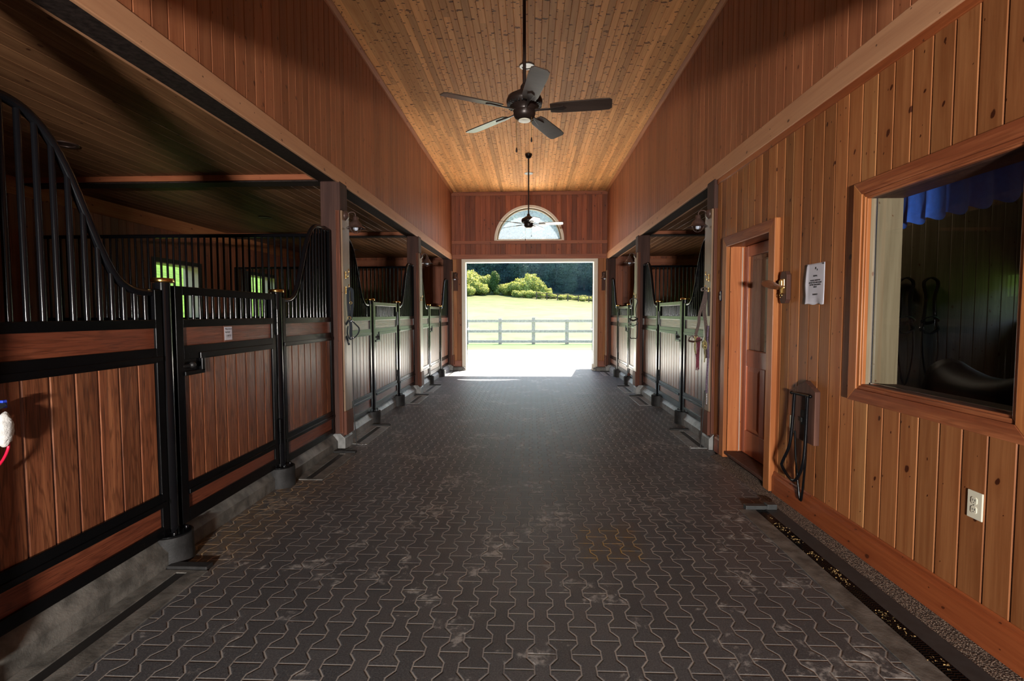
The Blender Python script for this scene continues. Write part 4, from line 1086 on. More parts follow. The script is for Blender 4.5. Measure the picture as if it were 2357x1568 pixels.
downlight(-3.93, 4.19, ZS, 'round recessed light in the ceiling of the nearest left stall')
downlight(-3.93, 7.40, ZS, 'round recessed light in the ceiling of the second left stall')
downlight(-3.90, 11.10, ZS, 'round recessed light in the ceiling of the third left stall')

def barn_lamp(loc, s_, label, facing='x', cage=True):
    """loc on the wall face at arm height; the lamp reaches out along s_*x, or towards the camera (-y)"""
    r = empty('wall_lamp', loc, 0 if facing == 'x' and s_ > 0 else (math.pi if facing == 'x' else -math.pi / 2)); tag(r, label, 'wall lamp', 'barn style wall lamps')
    q = MB(); q.lathe([(0.052, 0.0), (0.052, 0.008), (0.040, 0.016), (0.034, 0.028), (0.001, 0.030)], n=24, axis='x'); q.build('back_plate', 'bronze', r)
    q = MB(); q.tube(smooth_path([(0.02, 0, 0.015), (0.05, 0, 0.035), (0.085, 0, 0.035), (0.105, 0, 0.015), (0.108, 0, -0.015)], 5), 0.0065, 8); q.build('arm', 'bronze', r)
    c = (0.108, 0, 0)
    q = MB(); q.lathe([(0.001, -0.008), (0.020, -0.010), (0.026, -0.018), (0.026, -0.045), (0.030, -0.050), (0.033, -0.056), (0.052, -0.072), (0.062, -0.098), (0.070, -0.112), (0.100, -0.130), (0.103, -0.134), (0.098, -0.132), (0.066, -0.110), (0.040, -0.07), (0.02, -0.05)], c, 32)
    q.build('shade', 'bronze', r)
    q = MB(); q.sphere((0.108, 0, -0.132), 0.027, 14, 10); q.build('bulb', 'bulb', r)
    if cage:
        q = MB()
        for a in (0, 45, 90, 135):
            ca, sa = math.cos(R(a)), math.sin(R(a))
            q.tube([(0.108 + 0.058 * math.cos(t) * ca, 0.058 * math.cos(t) * sa, -0.128 - 0.058 * math.sin(t)) for t in [math.pi * k / 12 for k in range(13)]], 0.0018, 5)
        q.tube([(0.108 + 0.060 * math.cos(t), 0.060 * math.sin(t), -0.130) for t in [2 * math.pi * k / 20 for k in range(20)]], 0.0022, 5, closed=True)
        q.build('wire_cage', 'bronze', r)
barn_lamp((XL + 0.018, 5.30, 2.462), 1, 'bronze barn lamp with wire cage on the nearest left column')
barn_lamp((XL + 0.018, 8.95, 2.462), 1, 'bronze barn lamp on the second left column')
barn_lamp((XR - 0.018, 5.385, 2.462), -1, 'bronze barn lamp with wire cage on the right column hung with halters')
barn_lamp((XR - 0.018, 9.05, 2.462), -1, 'bronze barn lamp on the second right column')
for x, lab in ((-1.905, 'left'), (1.83, 'right')):
    q = MB(); q.box(x - 0.058, x + 0.058, YE - 0.022, YE - 0.001, 2.02, 2.48); o = q.build('lamp_board', 'walnut', bevel=0.004)
    tag(o, 'brown mounting board behind the lamp on the %s pier of the big doorway' % lab, 'board', 'lamp boards on the end wall')
    barn_lamp((x, YE - 0.024, 2.44), 1, 'small barn lamp on the %s pier of the big doorway' % lab, 'y', False)

# ------------------------------------------------------------------ hooks, halters, cords
def brass_hook(x, s_, y, z, label):
    r = empty('halter_hook', (x, y, z)); tag(r, label, 'hook', 'brass halter hooks on the columns')
    q = MB(); q.box(0, s_ * 0.004, -0.016, 0.016, -0.045, 0.045); q.build('back_plate', 'brass', r, bevel=0.003)
    q = MB(); q.tube(smooth_path([(0, 0, 0.02), (s_ * 0.035, 0, 0.026), (s_ * 0.050, 0, 0.045), (s_ * 0.045, 0, 0.060)], 5), 0.005, 8); q.sphere((s_ * 0.045, 0, 0.064), 0.009, 10, 8)
    q.tube(smooth_path([(0, 0, -0.02), (s_ * 0.026, 0, -0.035), (s_ * 0.034, 0, -0.015), (s_ * 0.030, 0, 0.0)], 5), 0.0045, 8); q.build('hook', 'brass', r); r.scale = (0.75, 0.85, 0.85)
hL, hR = XL + 0.018, XR - 0.018
brass_hook(hL, 1, 5.27, 1.84, 'upper brass hook on the nearest left column')
brass_hook(hL, 1, 5.27, 1.68, 'lower brass hook on the nearest left column, holding the black halter')
brass_hook(hR, -1, 5.345, 1.80, 'upper brass hook on the right column hung with halters')
brass_hook(hR, -1, 5.345, 1.66, 'lower brass hook on the right column, holding the leather halters')
brass_hook(hR, -1, 9.0, 1.74, 'brass hook on the second right column, holding a bridle')
brass_hook(hL, 1, 8.90, 1.70, 'brass hook on the second left column')

def strap(q, pts, w=0.022, t=0.004, k=5): q.tube(smooth_path(pts, k), 0.01, 4, flat=(w * 1.25, t * 1.9)); return q
def ring(q, c, r_, axis='y', t=0.0028):
    P = []
    for k in range(14):
        a = 2 * math.pi * k / 14
        P.append({'y': (c[0] + r_ * math.cos(a), c[1], c[2] + r_ * math.sin(a)), 'x': (c[0], c[1] + r_ * math.cos(a), c[2] + r_ * math.sin(a))}[axis])
    q.tube(P, t, 6, closed=True); return q
# black halter on the nearest left column
h = empty('halter', (hL + 0.04, 5.26, 1.66)); tag(h, 'black nylon halter with brass rings hanging on the nearest left column', 'halter')
q = MB(); strap(q, [(-0.005, 0, -0.27), (-0.012, 0, -0.12), (-0.012, 0, 0.01), (0.004, 0, 0.035), (0.028, 0, 0.022), (0.034, 0, -0.04), (0.030, 0, -0.15), (0.012, 0, -0.28)], 0.024)
q.build('crown_strap', 'nylon', h)
q = MB(); ring(q, (0.018, -0.012, -0.115), 0.013); ring(q, (0.0, -0.012, -0.275), 0.018); q.build('ring', 'brass_old', h)
q = MB(); strap(q, [(0.0, 0, -0.28), (-0.03, 0.005, -0.32), (-0.055, 0.0, -0.37), (-0.058, 0, -0.43), (-0.03, 0.0, -0.50), (-0.012, 0, -0.56)], 0.026)
strap(q, [(0.004, -0.01, -0.28), (0.014, -0.01, -0.36), (0.008, 0, -0.46), (0.02, 0, -0.49)], 0.024); q.build('cheek_strap', 'nylon', h)
q = MB(); strap(q, [(0.02, 0.0, -0.30), (0.06, 0.0, -0.34), (0.098, 0.0, -0.385), (0.085, 0.0, -0.44), (0.04, 0.0, -0.485), (0.0, 0.0, -0.50), (-0.028, 0.0, -0.44), (-0.02, 0.0, -0.36)], 0.020); q.build('noseband', 'nylon', h)
q = MB(); ring(q, (0.030, -0.012, -0.31), 0.011); ring(q, (0.028, -0.012, -0.485), 0.013); ring(q, (-0.02, -0.012, -0.53), 0.011); q.build('buckle', 'steel', h)
# black lead cord with chain end
def chain_pts(q, pts, r_=0.010, t=0.002):
    for i, p in enumerate(pts):
        a = []
        for k in range(10):
            th = 2 * math.pi * k / 10
            d = (Vector(pts[min(i + 1, len(pts) - 1)]) - Vector(pts[max(i - 1, 0)])).normalized()
            s_ = d.cross(Vector((0, 0, 1)) if i % 2 else Vector((0.3, 1, 0.4))).normalized()
            a.append(Vector(p) + d * r_ * 1.3 * math.cos(th) + s_ * r_ * 0.75 * math.sin(th))
        q.tube(a, t, 5, closed=True)
    return q
def lead(name, x, y, s_, z_top, label):
    r = empty(name, (x, y, 0)); tag(r, label, 'tether')
    q = MB(); q.tube(smooth_path([(0, 0, z_top), (s_ * 0.006, 0.01, z_top * 0.7), (s_ * 0.010, 0.0, 0.45), (s_ * 0.030, 0.0, 0.10), (s_ * 0.035, 0.0, 0.02)], 6), 0.0055, 8); q.build('cord', 'black_matte', r)
    q = MB(); chain_pts(q, [(s_ * (0.038 + 0.012 * i), 0.006 * math.sin(i * 1.7), 0.014) for i in range(10)], 0.008, 0.002); q.build('chain', 'steel', r)
lead('hanging_tether', XL + 0.045, 5.335, 1, 1.50, 'black cord with a small chain end hanging down the nearest left column to the floor')
lead('hanging_tether', XR - 0.045, 5.33, -1, 0.62, 'dark cord ending in a chain on the floor by the right column hung with halters')
# leather halters on the right column
def hang(name, label, cat, loc): r = empty(name, loc); tag(r, label, cat); return r
h = hang('leather_halter', 'brown leather halter with long cheek straps on the right column, hanging toward the aisle', 'halter', (hR - 0.045, 5.30, 1.66))
q = MB(); strap(q, [(0.01, 0, 0.02), (-0.03, 0, -0.0), (-0.045, 0.0, 0.01), (-0.04, 0, 0.03), (0.0, 0, 0.03), (0.015, 0, 0.0)], 0.022); strap(q, [(0.0, 0, 0.0), (-0.030, 0, -0.13), (-0.062, 0.0, -0.25), (-0.068, 0, -0.34), (-0.100, 0, -0.47)], 0.024)
q.build('crown_strap', 'leather', h)
q = MB(); strap(q, [(-0.100, 0, -0.455), (-0.145, 0.01, -0.475), (-0.165, 0.0, -0.515), (-0.10, -0.01, -0.525), (-0.035, -0.01, -0.505)], 0.020); strap(q, [(-0.135, 0, -0.46), (-0.10, 0, -0.49), (-0.075, 0, -0.46)], 0.02); q.build('noseband', 'leather', h)
q = MB(); ring(q, (-0.10, -0.014, -0.475), 0.014); q.build('ring', 'brass_old', h)
h = hang('leather_halter', 'second brown leather halter with studded cheek strap on the right column, behind the first', 'halter', (hR - 0.015, 5.34, 1.62))
q = MB(); strap(q, [(0.0, 0, 0.03), (-0.022, 0, -0.06), (-0.030, 0, -0.18), (-0.012, 0, -0.30), (0.0, 0, -0.44), (-0.01, 0, -0.58), (0.004, 0, -0.66)], 0.028); q.build('cheek_strap', 'leather', h)
q = MB(); strap(q, [(0.015, -0.012, 0.03), (0.018, -0.012, -0.10), (0.022, -0.012, -0.22)], 0.030); q.build('buckle_strap', 'leather_dark', h)
q = MB(); rr_ = [(0.004, -0.018, -0.075), (0.034, -0.018, -0.075), (0.034, -0.018, -0.120), (0.004, -0.018, -0.120)]; q.tube(rr_, 0.0035, 6, closed=True); q.build('buckle', 'steel', h)
q = MB()
for z in (-0.10, -0.22, -0.26, -0.31): q.sphere((-0.012 - 0.02 * (z > -0.2), -0.016, z), 0.005, 8, 6)
q.build('studs', 'steel', h)
q = MB(); strap(q, [(0.0, -0.01, -0.56), (0.02, -0.01, -0.555), (0.035, -0.01, -0.575), (0.048, -0.01, -0.64)], 0.02); q.build('noseband', 'leather', h)
h = hang('lead_rope', 'purple and grey lead rope hanging down the right column with a steel snap', 'rope', (hR - 0.014, 5.30, 1.30))
q = MB(); q.tube(smooth_path([(0, 0, 0.0), (-0.006, 0, -0.15), (0.004, 0, -0.30), (-0.004, 0, -0.55), (-0.006, 0, -0.70)], 6), 0.011, 8); q.build('rope', 'purple_rope', h)
q = MB(); chain_pts(q, [(-0.006 + 0.003 * (i % 2), 0, -0.71 - 0.014 * i) for i in range(9)], 0.010, 0.0024); q.build('snap', 'steel', h)
h = hang('rope_halter', 'dark red and green rope tassel hanging on the right column, on the aisle side', 'rope', (hR - 0.115, 5.30, 1.18))
q = MB(); rs = random.Random(9)
for i in range(7):
    x = -0.028 + 0.008 * i
    q.tube(smooth_path([(x, 0, 0.0), (x + rs.uniform(-.01, .01), rs.uniform(-.01, .01), -0.12), (x * 0.5, 0, -0.22), (x * 0.4 + rs.uniform(-.006, .006), 0, -0.30 - rs.random() * 0.05)], 4), 0.0055, 6)
q.build('strands', 'red_tassel', h)
q = MB(); q.tube(smooth_path([(-0.030, -0.008, 0.0), (-0.036, -0.008, -0.10), (-0.026, -0.008, -0.17)], 4), 0.009, 8); q.build('green_strand', 'olive_rope', h)
h = hang('lead_rope', 'olive rope with a brass snap hanging between the halters on the right column', 'rope', (hR - 0.05, 5.29, 1.16))
q = MB(); q.tube(smooth_path([(0, 0, 0.02), (-0.01, 0, -0.06), (0.004, 0, -0.14), (0.0, 0, -0.24)], 4), 0.006, 6); q.tube(smooth_path([(0, 0, -0.01), (-0.02, 0, -0.04), (-0.012, 0, -0.09), (0.012, 0, -0.10), (0.018, 0, -0.05), (0, 0, -0.01)], 4), 0.009, 6); q.build('rope', 'olive_rope', h)
q = MB(); q.lathe([(0.004, -0.08), (0.006, -0.075), (0.006, -0.06), (0.004, -0.055)], (-0.002, -0.010, 0), 10); ring(q, (0, -0.012, -0.040), 0.008, 'y', 0.0018); q.build('snap', 'brass_old', h)
# bridle on the second right column
b_ = bridle('bridle', (hR - 0.05, 8.93, 1.62), 1.0, 'leather_dark', 'dark leather bridle with looped reins on the second right column', None, 'bridle', math.pi / 2, 0.62)
h = hang('ball_on_cord', 'round brown ball hanging on a thin cord beside the second right column', 'ball', (hR - 0.13, 8.9, 0.36))
q = MB(); q.sphere((0, 0, 0), 0.030, 16, 12); q.build('ball', 'walnut', h)
q = MB(); q.tube([(0, 0, 0.02), (0.02, 0, 0.7), (0.085, 0.06, 1.34)], 0.003, 6); q.build('cord', 'leather', h)

# fleece halter at the left edge
fh = empty('fleece_halter', (-2.02, 1.838, 0.985)); tag(fh, 'white fleece halter piece with blue strap and red cord hanging at the left edge', 'halter')
q = MB(); q.sphere((0, 0, 0), 1.0, 22, 16, (0.026, 0.030, 0.064))
for i in range(len(q.v)):
    p = Vector(q.v[i]); n_ = noise.noise(p * 55); q.v[i] = tuple(p * (1 + 0.22 * n_))
q.build('fleece', 'fleece', fh)
q = MB(); strap(q, [(0.0, -0.20, 0.03), (0.0, -0.10, 0.06), (0.008, -0.01, 0.098)], 0.032, 0.006); q.build('strap', 'nylon', fh)
q = MB(); q.box(-0.004, 0.014, -0.012, 0.006, 0.082, 0.112); q.build('strap_end', 'blue_web', fh, bevel=0.002)
q = MB(); q.tube(smooth_path([(0.0, 0.012, -0.04), (0.0, 0.012, -0.08), (0.0, -0.02, -0.13), (0.0, -0.08, -0.17)], 6), 0.005, 8); q.build('red_cord', 'red_cord', fh)

# ------------------------------------------------------------------ things on the plank wall and gate
TR = Matrix(((0, 0, -1, 0), (-1, 0, 0, 0), (0, 1, 0, 0), (0, 0, 0, 1)))      # text facing -x
TL = Matrix(((0, 0, 1, 0), (1, 0, 0, 0), (0, 1, 0, 0), (0, 0, 0, 1)))        # text facing +x
pn = empty('paper_notice', (XW - 0.004, 3.455, 1.622)); tag(pn, 'curled white paper notice pinned to the plank wall, asking riders to sweep up', 'notice')
q = MB(); vs = []; nu, nv = 16, 20
for i in range(nu + 1):
    for j in range(nv + 1):
        u, v = i / nu, j / nv
        y = 0.105 - 0.21 * u; z = -0.137 + 0.272 * v
        lift = 0.002 + 0.09 * max(0, 0.12 - u) * (1 - abs(v - 0.5)) + 0.005 * math.sin(u * 9) * (1 - v) ** 6 + 0.02 * max(0, 0.22 - u) * max(0, 0.20 - v) * 10
        vs.append((-lift, y + 0.008 * (v ** 2) * 0 - 0.010 * (1 - u) * (1 - (2 * v - 1) ** 2) * -1, z + 0.004 * math.sin(u * 12) * (1 - v) ** 4))
q.add(vs, [(i * (nv + 1) + j, (i + 1) * (nv + 1) + j, (i + 1) * (nv + 1) + j + 1, i * (nv + 1) + j + 1) for i in range(nu) for j in range(nv)], smooth=True)
o = q.build('sheet', 'paper', pn); sm = o.modifiers.new('thick', 'SOLIDIFY'); sm.thickness = 0.0006
def put(body, size, z, y=0.0): text_mesh('lettering', body, size, 'ink', pn, Matrix.Translation((-0.0036, y, z)) @ TR)
put('RIDERS,', 0.0145, 0.052); put('PLEASE SWEEP UP\nAFTER YOU ARE DONE\nIN THE GROOMING\nAREA!', 0.0145, 0.0)
put('THANKS!', 0.0145, -0.072)
q = MB(); q.prism([(0.004, 0.094), (-0.002, 0.100), (-0.010, 0.098), (-0.006, 0.112), (0.006, 0.106)], 'x', -0.0042, -0.0034); q.prism([(-0.018, 0.086), (-0.026, 0.088), (-0.024, 0.098), (-0.017, 0.096)], 'x', -0.0042, -0.0034); q.build('small_drawing', 'ink', pn)
for y in (0.094, -0.094):
    q = MB(); q.sphere((-0.006 if y < 0 else -0.010, y, 0.127), 0.0045, 8, 6); q.build('pin', 'black_matte', pn)

gn = empty('gate_note', (FL + 0.014, 3.372, 1.296)); tag(gn, 'small white handwritten note in a clear sleeve on the nearest left gate', 'note')
q = MB(); q.box(0, 0.0012, -0.050, 0.050, -0.056, 0.054); q.build('sleeve', 'sleeve', gn)
q = MB(); q.box(0.0012, 0.0024, -0.042, 0.042, -0.046, 0.044); q.build('card', 'paper', gn)
for body, size, z, y in (('*Please do not', 0.0128, 0.029, 0.0), ('feed me!', 0.0155, 0.008, -0.010), ('I BITE!', 0.019, -0.018, 0.003)):
    text_mesh('lettering', body, size, 'ink', gn, Matrix.Translation((0.0026, y, z)) @ TL, shear=0.25)
q = MB(); q.box(0.0024, 0.003, -0.018, 0.024, -0.030, -0.0285); q.build('underline', 'ink', gn)

# brass strap holder on octagonal board
hb = empty('strap_hook', (XW, 3.83, 1.617)); tag(hb, 'brass tack hook with bent strap on an eight sided walnut board', 'hook')
q = MB(); q.prism([(-0.028, -0.118), (0.028, -0.118), (0.050, -0.09), (0.050, 0.09), (0.028, 0.118), (-0.028, 0.118), (-0.050, 0.09), (-0.050, -0.09)], 'x', -0.034, 0.0); q.build('board', 'walnut', hb, bevel=0.004)
q = MB(); q.box(-0.044, -0.034, -0.030, 0.030, -0.01, 0.062); q.box(-0.058, -0.044, -0.022, 0.022, 0.0, 0.052); q.build('back_plate', 'brass_old', hb, bevel=0.004)
q = MB(); q.prism([(-0.020, 0.0), (0.020, 0.0), (0.010, -0.045), (0.0, -0.055), (-0.010, -0.045)], 'x', -0.05, -0.034); ring(q, (-0.05, 0.0, -0.058), 0.016, 'x', 0.0028); q.build('hook', 'brass', hb, bevel=0.002)
q = MB(); strap(q, [(-0.05, -0.028, 0.004), (-0.085, -0.03, 0.010), (-0.125, -0.012, 0.035), (-0.145, 0.03, 0.035), (-0.125, 0.062, 0.020), (-0.085, 0.050, 0.008), (-0.05, 0.03, 0.0)], 0.046, 0.005, 6); q.build('strap_loop', 'strap_wood', hb)

# folding saddle rack
sr = empty('folding_saddle_rack', (XW, 3.49, 0.0)); tag(sr, 'folding black tube saddle rack hanging from a pointed walnut board', 'saddle rack')
q = MB(); q.prism([(-0.125, 0.545), (0.125, 0.545), (0.125, 0.905), (0.0, 0.965), (-0.125, 0.905)][::1], 'x', -0.036, 0.0); q.build('board', 'walnut', sr, bevel=0.005)
q = MB(); q.tube([(-0.052, 0.135, 0.862), (-0.052, -0.09, 0.872)], 0.010, 10); q.sphere((-0.052, 0.140, 0.862), 0.013, 10, 8); q.sphere((-0.052, -0.095, 0.872), 0.013, 10, 8); q.build('hinge_bar', 'black', sr)
q = MB(); q.tube(smooth_path([(-0.055, 0.098, 0.862), (-0.062, 0.098, 0.70), (-0.075, 0.105, 0.50), (-0.085, 0.175, 0.36), (-0.085, 0.185, 0.32), (-0.08, 0.12, 0.275), (-0.08, 0.04, 0.26), (-0.08, -0.02, 0.30), (-0.075, -0.070, 0.40), (-0.065, -0.075, 0.55), (-0.055, -0.068, 0.868)], 6), 0.0105, 10); q.build('rack_arm', 'black_pipe', sr)
q = MB(); q.tube(smooth_path([(-0.050, 0.088, 0.60), (-0.045, 0.075, 0.40), (-0.040, 0.030, 0.16), (-0.040, 0.012, 0.135), (-0.040, -0.005, 0.16), (-0.045, -0.045, 0.40), (-0.050, -0.060, 0.60)], 6), 0.0075, 8); q.build('brace', 'black', sr)
q = MB(); q.box(-0.040, -0.036, -0.005, 0.035, 0.66, 0.76); q.box(-0.052, -0.036, 0.0, 0.025, 0.68, 0.71); q.build('catch_plate', 'black_matte', sr, bevel=0.001)
# outlets
def outlet(y, z, label):
    r = empty('power_outlet', (XW, y, z)); tag(r, label, 'outlet', 'ivory power outlets')
    q = MB(); q.box(-0.007, 0, -0.037, 0.037, -0.060, 0.060); q.build('cover_plate', 'ivory', r, bevel=0.003)
    for dz in (0.020, -0.020):
        q = MB(); q.prism([(-0.014, dz - 0.010), (-0.008, dz - 0.015), (0.008, dz - 0.015), (0.014, dz - 0.010), (0.014, dz + 0.010), (0.008, dz + 0.015), (-0.008, dz + 0.015), (-0.014, dz + 0.010)], 'x', -0.010, -0.004); so = q.build('socket', 'ivory', r, bevel=0.001)
        q = MB(); q.box(-0.0105, -0.009, 0.004, 0.006, dz - 0.002, dz + 0.007); q.box(-0.0105, -0.009, -0.007, -0.0045, dz - 0.002, dz + 0.007); q.sphere((-0.0095, 0.0, dz - 0.008), 0.0022, 8, 6); q.build('slots', 'ink', so)
    q = MB(); q.sphere((-0.007, 0, 0), 0.003, 8, 6); q.build('screw', 'steel', r)
outlet(2.192, 0.600, 'ivory power outlet low on the plank wall below the big window')
outlet(3.70, 0.62, 'ivory power outlet half hidden behind the folding saddle rack')
# small blue device by the door
r = empty('fly_spray_timer', (XW - 0.0, 5.10, 1.60)); r.name = 'wall_thermometer'; tag(r, 'small blue and silver oval gadget on the plank wall left of the half glazed door', 'thermometer')
q = MB(); q.prism([(0.026 * math.cos(t), 0.050 * math.sin(t) if abs(math.sin(t)) < .99 else 0.05 * math.sin(t)) for t in [2 * math.pi * k / 24 for k in range(24)]], 'x', -0.022, 0); q.build('case', 'blue_plastic', r, bevel=0.004)
q = MB(); q.prism([(0.019 * math.cos(t), 0.043 * math.sin(t)) for t in [2 * math.pi * k / 24 for k in range(24)]], 'x', -0.027, -0.02); q.build('front', 'silver_plastic', r, bevel=0.002)
q = MB(); q.box(-0.028, -0.0265, -0.011, 0.011, 0.004, 0.022); q.build('display', 'ink', r)

# ------------------------------------------------------------------ outdoors
def gz(x, y):
    if y < 14: return -0.02
    if y < 32: return -0.02 - 0.35 * ((y - 14) / 18) ** 1.0
    t = (y - 32)
    base = -0.37 + 0.085 * t * (1 - 0.5 * max(0, min(1, (x + 6) / 30.0)) * 0.8)
    if y > 105:
        base += (y - 105) * 0.30
    return base
q = MB(); xs = [-160 + 8 * i for i in range(41)]; ysl = [YE + TW, 14, 16, 18, 20, 22, 24, 26, 28, 30, 32, 35, 38, 42, 46, 52, 58, 66, 75, 85, 95, 105, 115, 130, 150, 175, 200, 230]
vs = []
for yy in ysl:
    for xx in xs:
        vs.append((xx, yy, gz(xx, yy) + (0.25 * noise.noise(Vector((xx * 0.05, yy * 0.05, 0))) * min(1, max(0, (yy - 32) / 20)))))
n = len(xs)
q.add(vs, [(j * n + i, j * n + i + 1, (j + 1) * n + i + 1, (j + 1) * n + i) for j in range(len(ysl) - 1) for i in range(n - 1)], smooth=True)
o = q.build('pasture_ground', 'grass'); struct(o)
b = MB(); b.add([(-60, -60, 16), (-9.5, -60, 0.2), (-5.6, -60, -0.03), (-5.6, 12.9, -0.03), (-9.5, 60, 0.2), (-60, 60, 16)], [(0, 1, 4, 5), (1, 2, 3, 4)]); struct(b.build('side_bank_ground', 'bank_grass', recalc=False))
b = MB(); b.add([(5.5, -60, -0.03), (9.5, -60, 0.2), (60, -60, 16), (60, 60, 16), (9.5, 60, 0.2), (5.5, 12.9, -0.03)], [(0, 1, 4, 5), (1, 2, 3, 4)]); struct(b.build('side_bank_ground', 'bank_grass', recalc=False))
b = MB(); b.add([(-5.6, -60, -0.03), (5.5, -60, -0.03), (5.5, YR - 6, -0.03), (-5.6, YR - 6, -0.03)], [(0, 1, 2, 3)]); struct(b.build('rear_yard_ground', 'yard_dark'))

# post and rail fence
FY = 29.5
fr = empty('paddock_fence', (0, FY, 0)); tag(fr, 'weathered three rail timber fence across the yard edge outside', 'fence')
px = [-9.6 + 1.95 * i for i in range(12)]
fz = gz(0, FY)
for i, x in enumerate(px):
    q = MB(); q.box(x - 0.10, x + 0.10, -0.08, 0.08, fz - 0.15, fz + 1.52 + 0.05 * ((i * 37) % 3 - 1)); q.build('fence_post', 'fence_wood', fr, bevel=0.01)
for a, c in zip(px, px[1:]):
    for z in (1.36, 0.76, 0.17):
        q = MB(); q.box(a + 0.002, c - 0.002, -0.14, -0.085, fz + z - 0.075, fz + z + 0.075); q.build('rail', 'fence_wood', fr)
# distant wire fence
fr2 = empty('distant_fence', (0, 92, 0)); tag(fr2, 'thin distant dark fence line below the shrubs on the right side', 'fence')
for i in range(12):
    x = 1.0 + 1.9 * i; z = gz(x, 92)
    q = MB(); q.box(x - 0.08, x + 0.08, -0.08, 0.08, z - 0.2, z + 1.3); q.build('fence_post', 'bark', fr2)
    if i < 11:
        z2 = gz(x + 1.9, 92)
        for h_ in (0.5, 1.1):
            q = MB(); q.tube([(x, 0, z + h_), (x + 1.9, 0, z2 + h_)], 0.05, 5); q.build('wire', 'bark', fr2)

def crown(seed, blobs, leaf, n, mat, name, parent, stretch=1.0):
    rs = random.Random(seed); q = MB()
    tot = sum(b[3] ** 2 for b in blobs)
    for bx, by, bz, br_ in blobs:
        k = int(n * br_ ** 2 / tot)
        for _ in range(k):
            d = Vector((rs.gauss(0, 1), rs.gauss(0, 1), rs.gauss(0, 1))).normalized()
            rad = br_ * (0.66 + 0.34 * rs.random() * 1.25) * (1 + 0.42 * noise.noise(Vector((d.x * 2 + seed, d.y * 2, d.z * 2 + bx))))
            c = Vector((bx, by, bz)) + Vector((d.x, d.y, d.z * stretch)) * rad
            t1 = Vector((rs.gauss(0, 1), rs.gauss(0, 1), rs.gauss(0, 1))).normalized()
            t2 = (d + t1 * 0.6).cross(t1).normalized(); s_ = leaf * rs.uniform(0.6, 1.3)
            t1 = t1 * s_; t2 = t2 * s_ * 0.7
            q.add([c - t1 - t2 * .3, c - t1 * .1 - t2, c + t1, c + t2], [(0, 1, 2, 3)], rs.random())
    return q.build(name, mat, parent, recalc=False)
def tree(name, kind, seed):
    rs = random.Random(seed); r = empty(name, (0, 0, 0))
    if kind == 'forest':
        blobs = [(rs.uniform(-2, 2), rs.uniform(-2, 2), rs.uniform(1.8, 12), rs.uniform(1.8, 2.9)) for _ in range(11)] + [(0, 0, 13.0, 1.8)]
        crown(seed, blobs, 0.30, 8000, 'leaf_forest', 'foliage', r)
        q = MB(); q.tube([(0, 0, -1.5), (0.1, 0, 4), (0, 0.2, 11)], [0.35, 0.28, 0.08], 8); q.build('trunk', 'bark', r)
    elif kind == 'bush':
        blobs = [(rs.uniform(-1.6, 1.6), rs.uniform(-1, 1), rs.uniform(0.6, 2.2), rs.uniform(0.8, 1.3)) for _ in range(7)]
        crown(seed, blobs, 0.13, 8000, 'leaf_bush', 'foliage', r)
        q = MB()
        for a in range(4): q.tube([(0.1 * math.cos(a * 1.6), 0.1 * math.sin(a * 1.6), -0.3), (0.9 * math.cos(a * 1.6), 0.6 * math.sin(a * 1.6), 1.6)], 0.05, 6)
        q.build('stems', 'bark', r)
    else:
        blobs = [(rs.uniform(-0.6, 0.6), rs.uniform(-.6, .6), rs.uniform(1.5, 5.0), rs.uniform(0.9, 1.4)) for _ in range(7)] + [(0, 0, 5.6, 0.8)]
        crown(seed, blobs, 0.13, 7000, 'leaf_mid', 'foliage', r)
        q = MB(); q.tube([(0, 0, -0.5), (0, 0, 4)], [0.16, 0.06], 8); q.build('trunk', 'bark', r)
    return r
# meadow shrubs, placed where the field meets the woods
P_ = {}
def plant(kind, seed, x, y, sc, label, group, name, rz=0.0, zs=1.0):
    key = (kind, seed)
    if key in P_: o = copy_tree(P_[key])
    else: o = tree(name, kind, seed); P_[key] = o
    o.location = (x, y, gz(x, y)); o.scale = (sc, sc, sc * zs); o.rotation_euler = (0, 0, rz); tag(o, label, {'forest': 'tree', 'bush': 'bush', 'mid': 'tree'}[kind], group); return o
plant('mid', 5, -7.3, 101, 0.72, 'small upright tree standing between the yellow green bushes on the left of the field', None, 'young_tree')
plant('bush', 2, 0.1, 100, 1.15, 'largest round pale green bush in the middle of the field edge', None, 'round_bush', 0.4, 1.25)
bl = 'yellow green bush at the sunny edge of the field'
rs = random.Random(21)
for i, (x, y, sc, zs) in enumerate([(-13.4, 98, 1.2, 1.2), (-12.2, 101, 1.25, 1.25), (-11.0, 99, 1.0, 1.1), (-10.2, 102, 1.1, 1.1), (-9.3, 98, 0.75, 0.9), (-11.8, 95, 0.7, 0.9), (-14.8, 100, 1.3, 1.3), (-5.6, 101, 0.75, 0.9), (-4.3, 100, 0.8, 0.95), (-3.0, 99, 0.85, 1.0), (-1.9, 101, 1.05, 1.05), (1.7, 100, 0.75, 1.0), (2.8, 101, 0.6, 1.0), (-1.4, 95, 0.5, .8), (0.2, 95, 0.55, .8), (1.5, 95, 0.5, .8), (3.4, 97, 0.5, .9), (-2.8, 95.5, 0.45, .8)]):
    plant('bush', 1 + i % 3, x, y, sc, bl, 'bushes at the sunny field edge', 'meadow_bush', rs.random() * 6, zs)
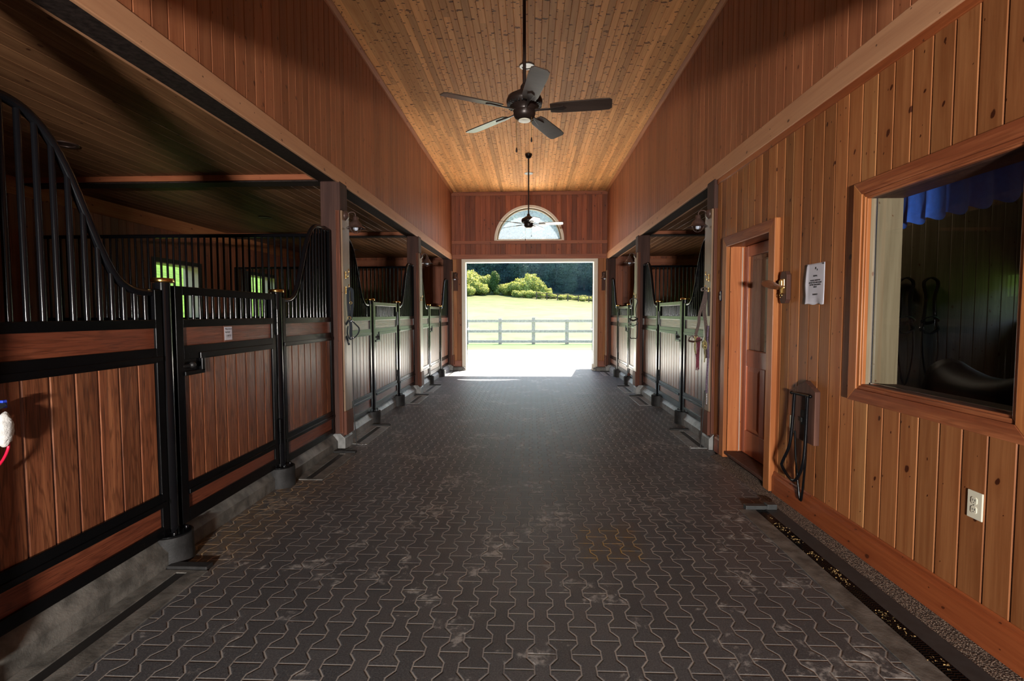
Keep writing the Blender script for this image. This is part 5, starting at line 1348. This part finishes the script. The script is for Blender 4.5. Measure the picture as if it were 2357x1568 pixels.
for i, (x, y, sc) in enumerate([(4.6, 98, 0.42), (6.0, 97, 0.45), (7.4, 98, 0.5), (8.9, 96, 0.48), (10.3, 98, 0.5), (11.6, 97, 0.5), (13.0, 97, 0.55), (14.4, 97, 0.5), (15.8, 97, 0.5), (5.3, 94, 0.35), (9.6, 94, 0.38), (12.2, 94, 0.4)]):
    plant('bush', 1 + i % 3, x, y, sc, 'low light green brush along the foot of the dark woods at the right', 'low brush on the right', 'low_brush', rs.random() * 6, 0.7)
# woods rising behind
k = 0
for row, (yy, s0) in enumerate(((109, 0.55), (113, 0.9), (120, 1.0), (129, 1.05), (139, 1.1), (151, 1.15), (165, 1.25), (182, 1.3), (202, 1.4))):
    x = -0.17 * yy - 3 + (row % 2) * 1.8
    while x < 0.17 * yy + 3:
        plant('forest', 60 + k % 5, x + rs.uniform(-0.8, 0.8), yy + rs.uniform(-2.5, 2.5), s0 * rs.uniform(0.85, 1.15), 'tall dark blue green tree in the dense woods behind the field', 'trees of the dark woods', 'forest_tree', rs.random() * 6, rs.uniform(0.9, 1.2))
        x += 3.7 * s0; k += 1
# greenery seen through the side windows
for i, (x, y, sc) in enumerate([(-12.5, 12.2, 0.7), (-13.0, 8.2, 0.5)]):
    o = plant('bush', 1 + i % 3, x, y, sc, 'green shrub outside the stall windows', 'shrubs outside the side windows', 'side_shrub', rs.random() * 6)
    o.location.z = 0.2 + (abs(x) - 9.5) * 0.313

# thin summer haze lying between the pasture and the woods
hz = bpy.data.materials.new('summer_haze'); hz.use_nodes = True; hn = hz.node_tree.nodes; hn.remove(hn['Principled BSDF'])
vs_ = hn.new('ShaderNodeVolumeScatter'); vs_.inputs['Color'].default_value = (0.35, 0.72, 1.0, 1); vs_.inputs['Density'].default_value = 0.0100; vs_.inputs['Anisotropy'].default_value = 0.2
hz.node_tree.links.new(vs_.outputs[0], hn['Material Output'].inputs['Volume'])
b = MB(); b.box(-75, 75, 103, 225, -5, 90); o = b.build('summer_haze', hz); o['kind'] = 'stuff'; tag(o, 'thin bluish haze hanging in front of the dark woods', 'haze')
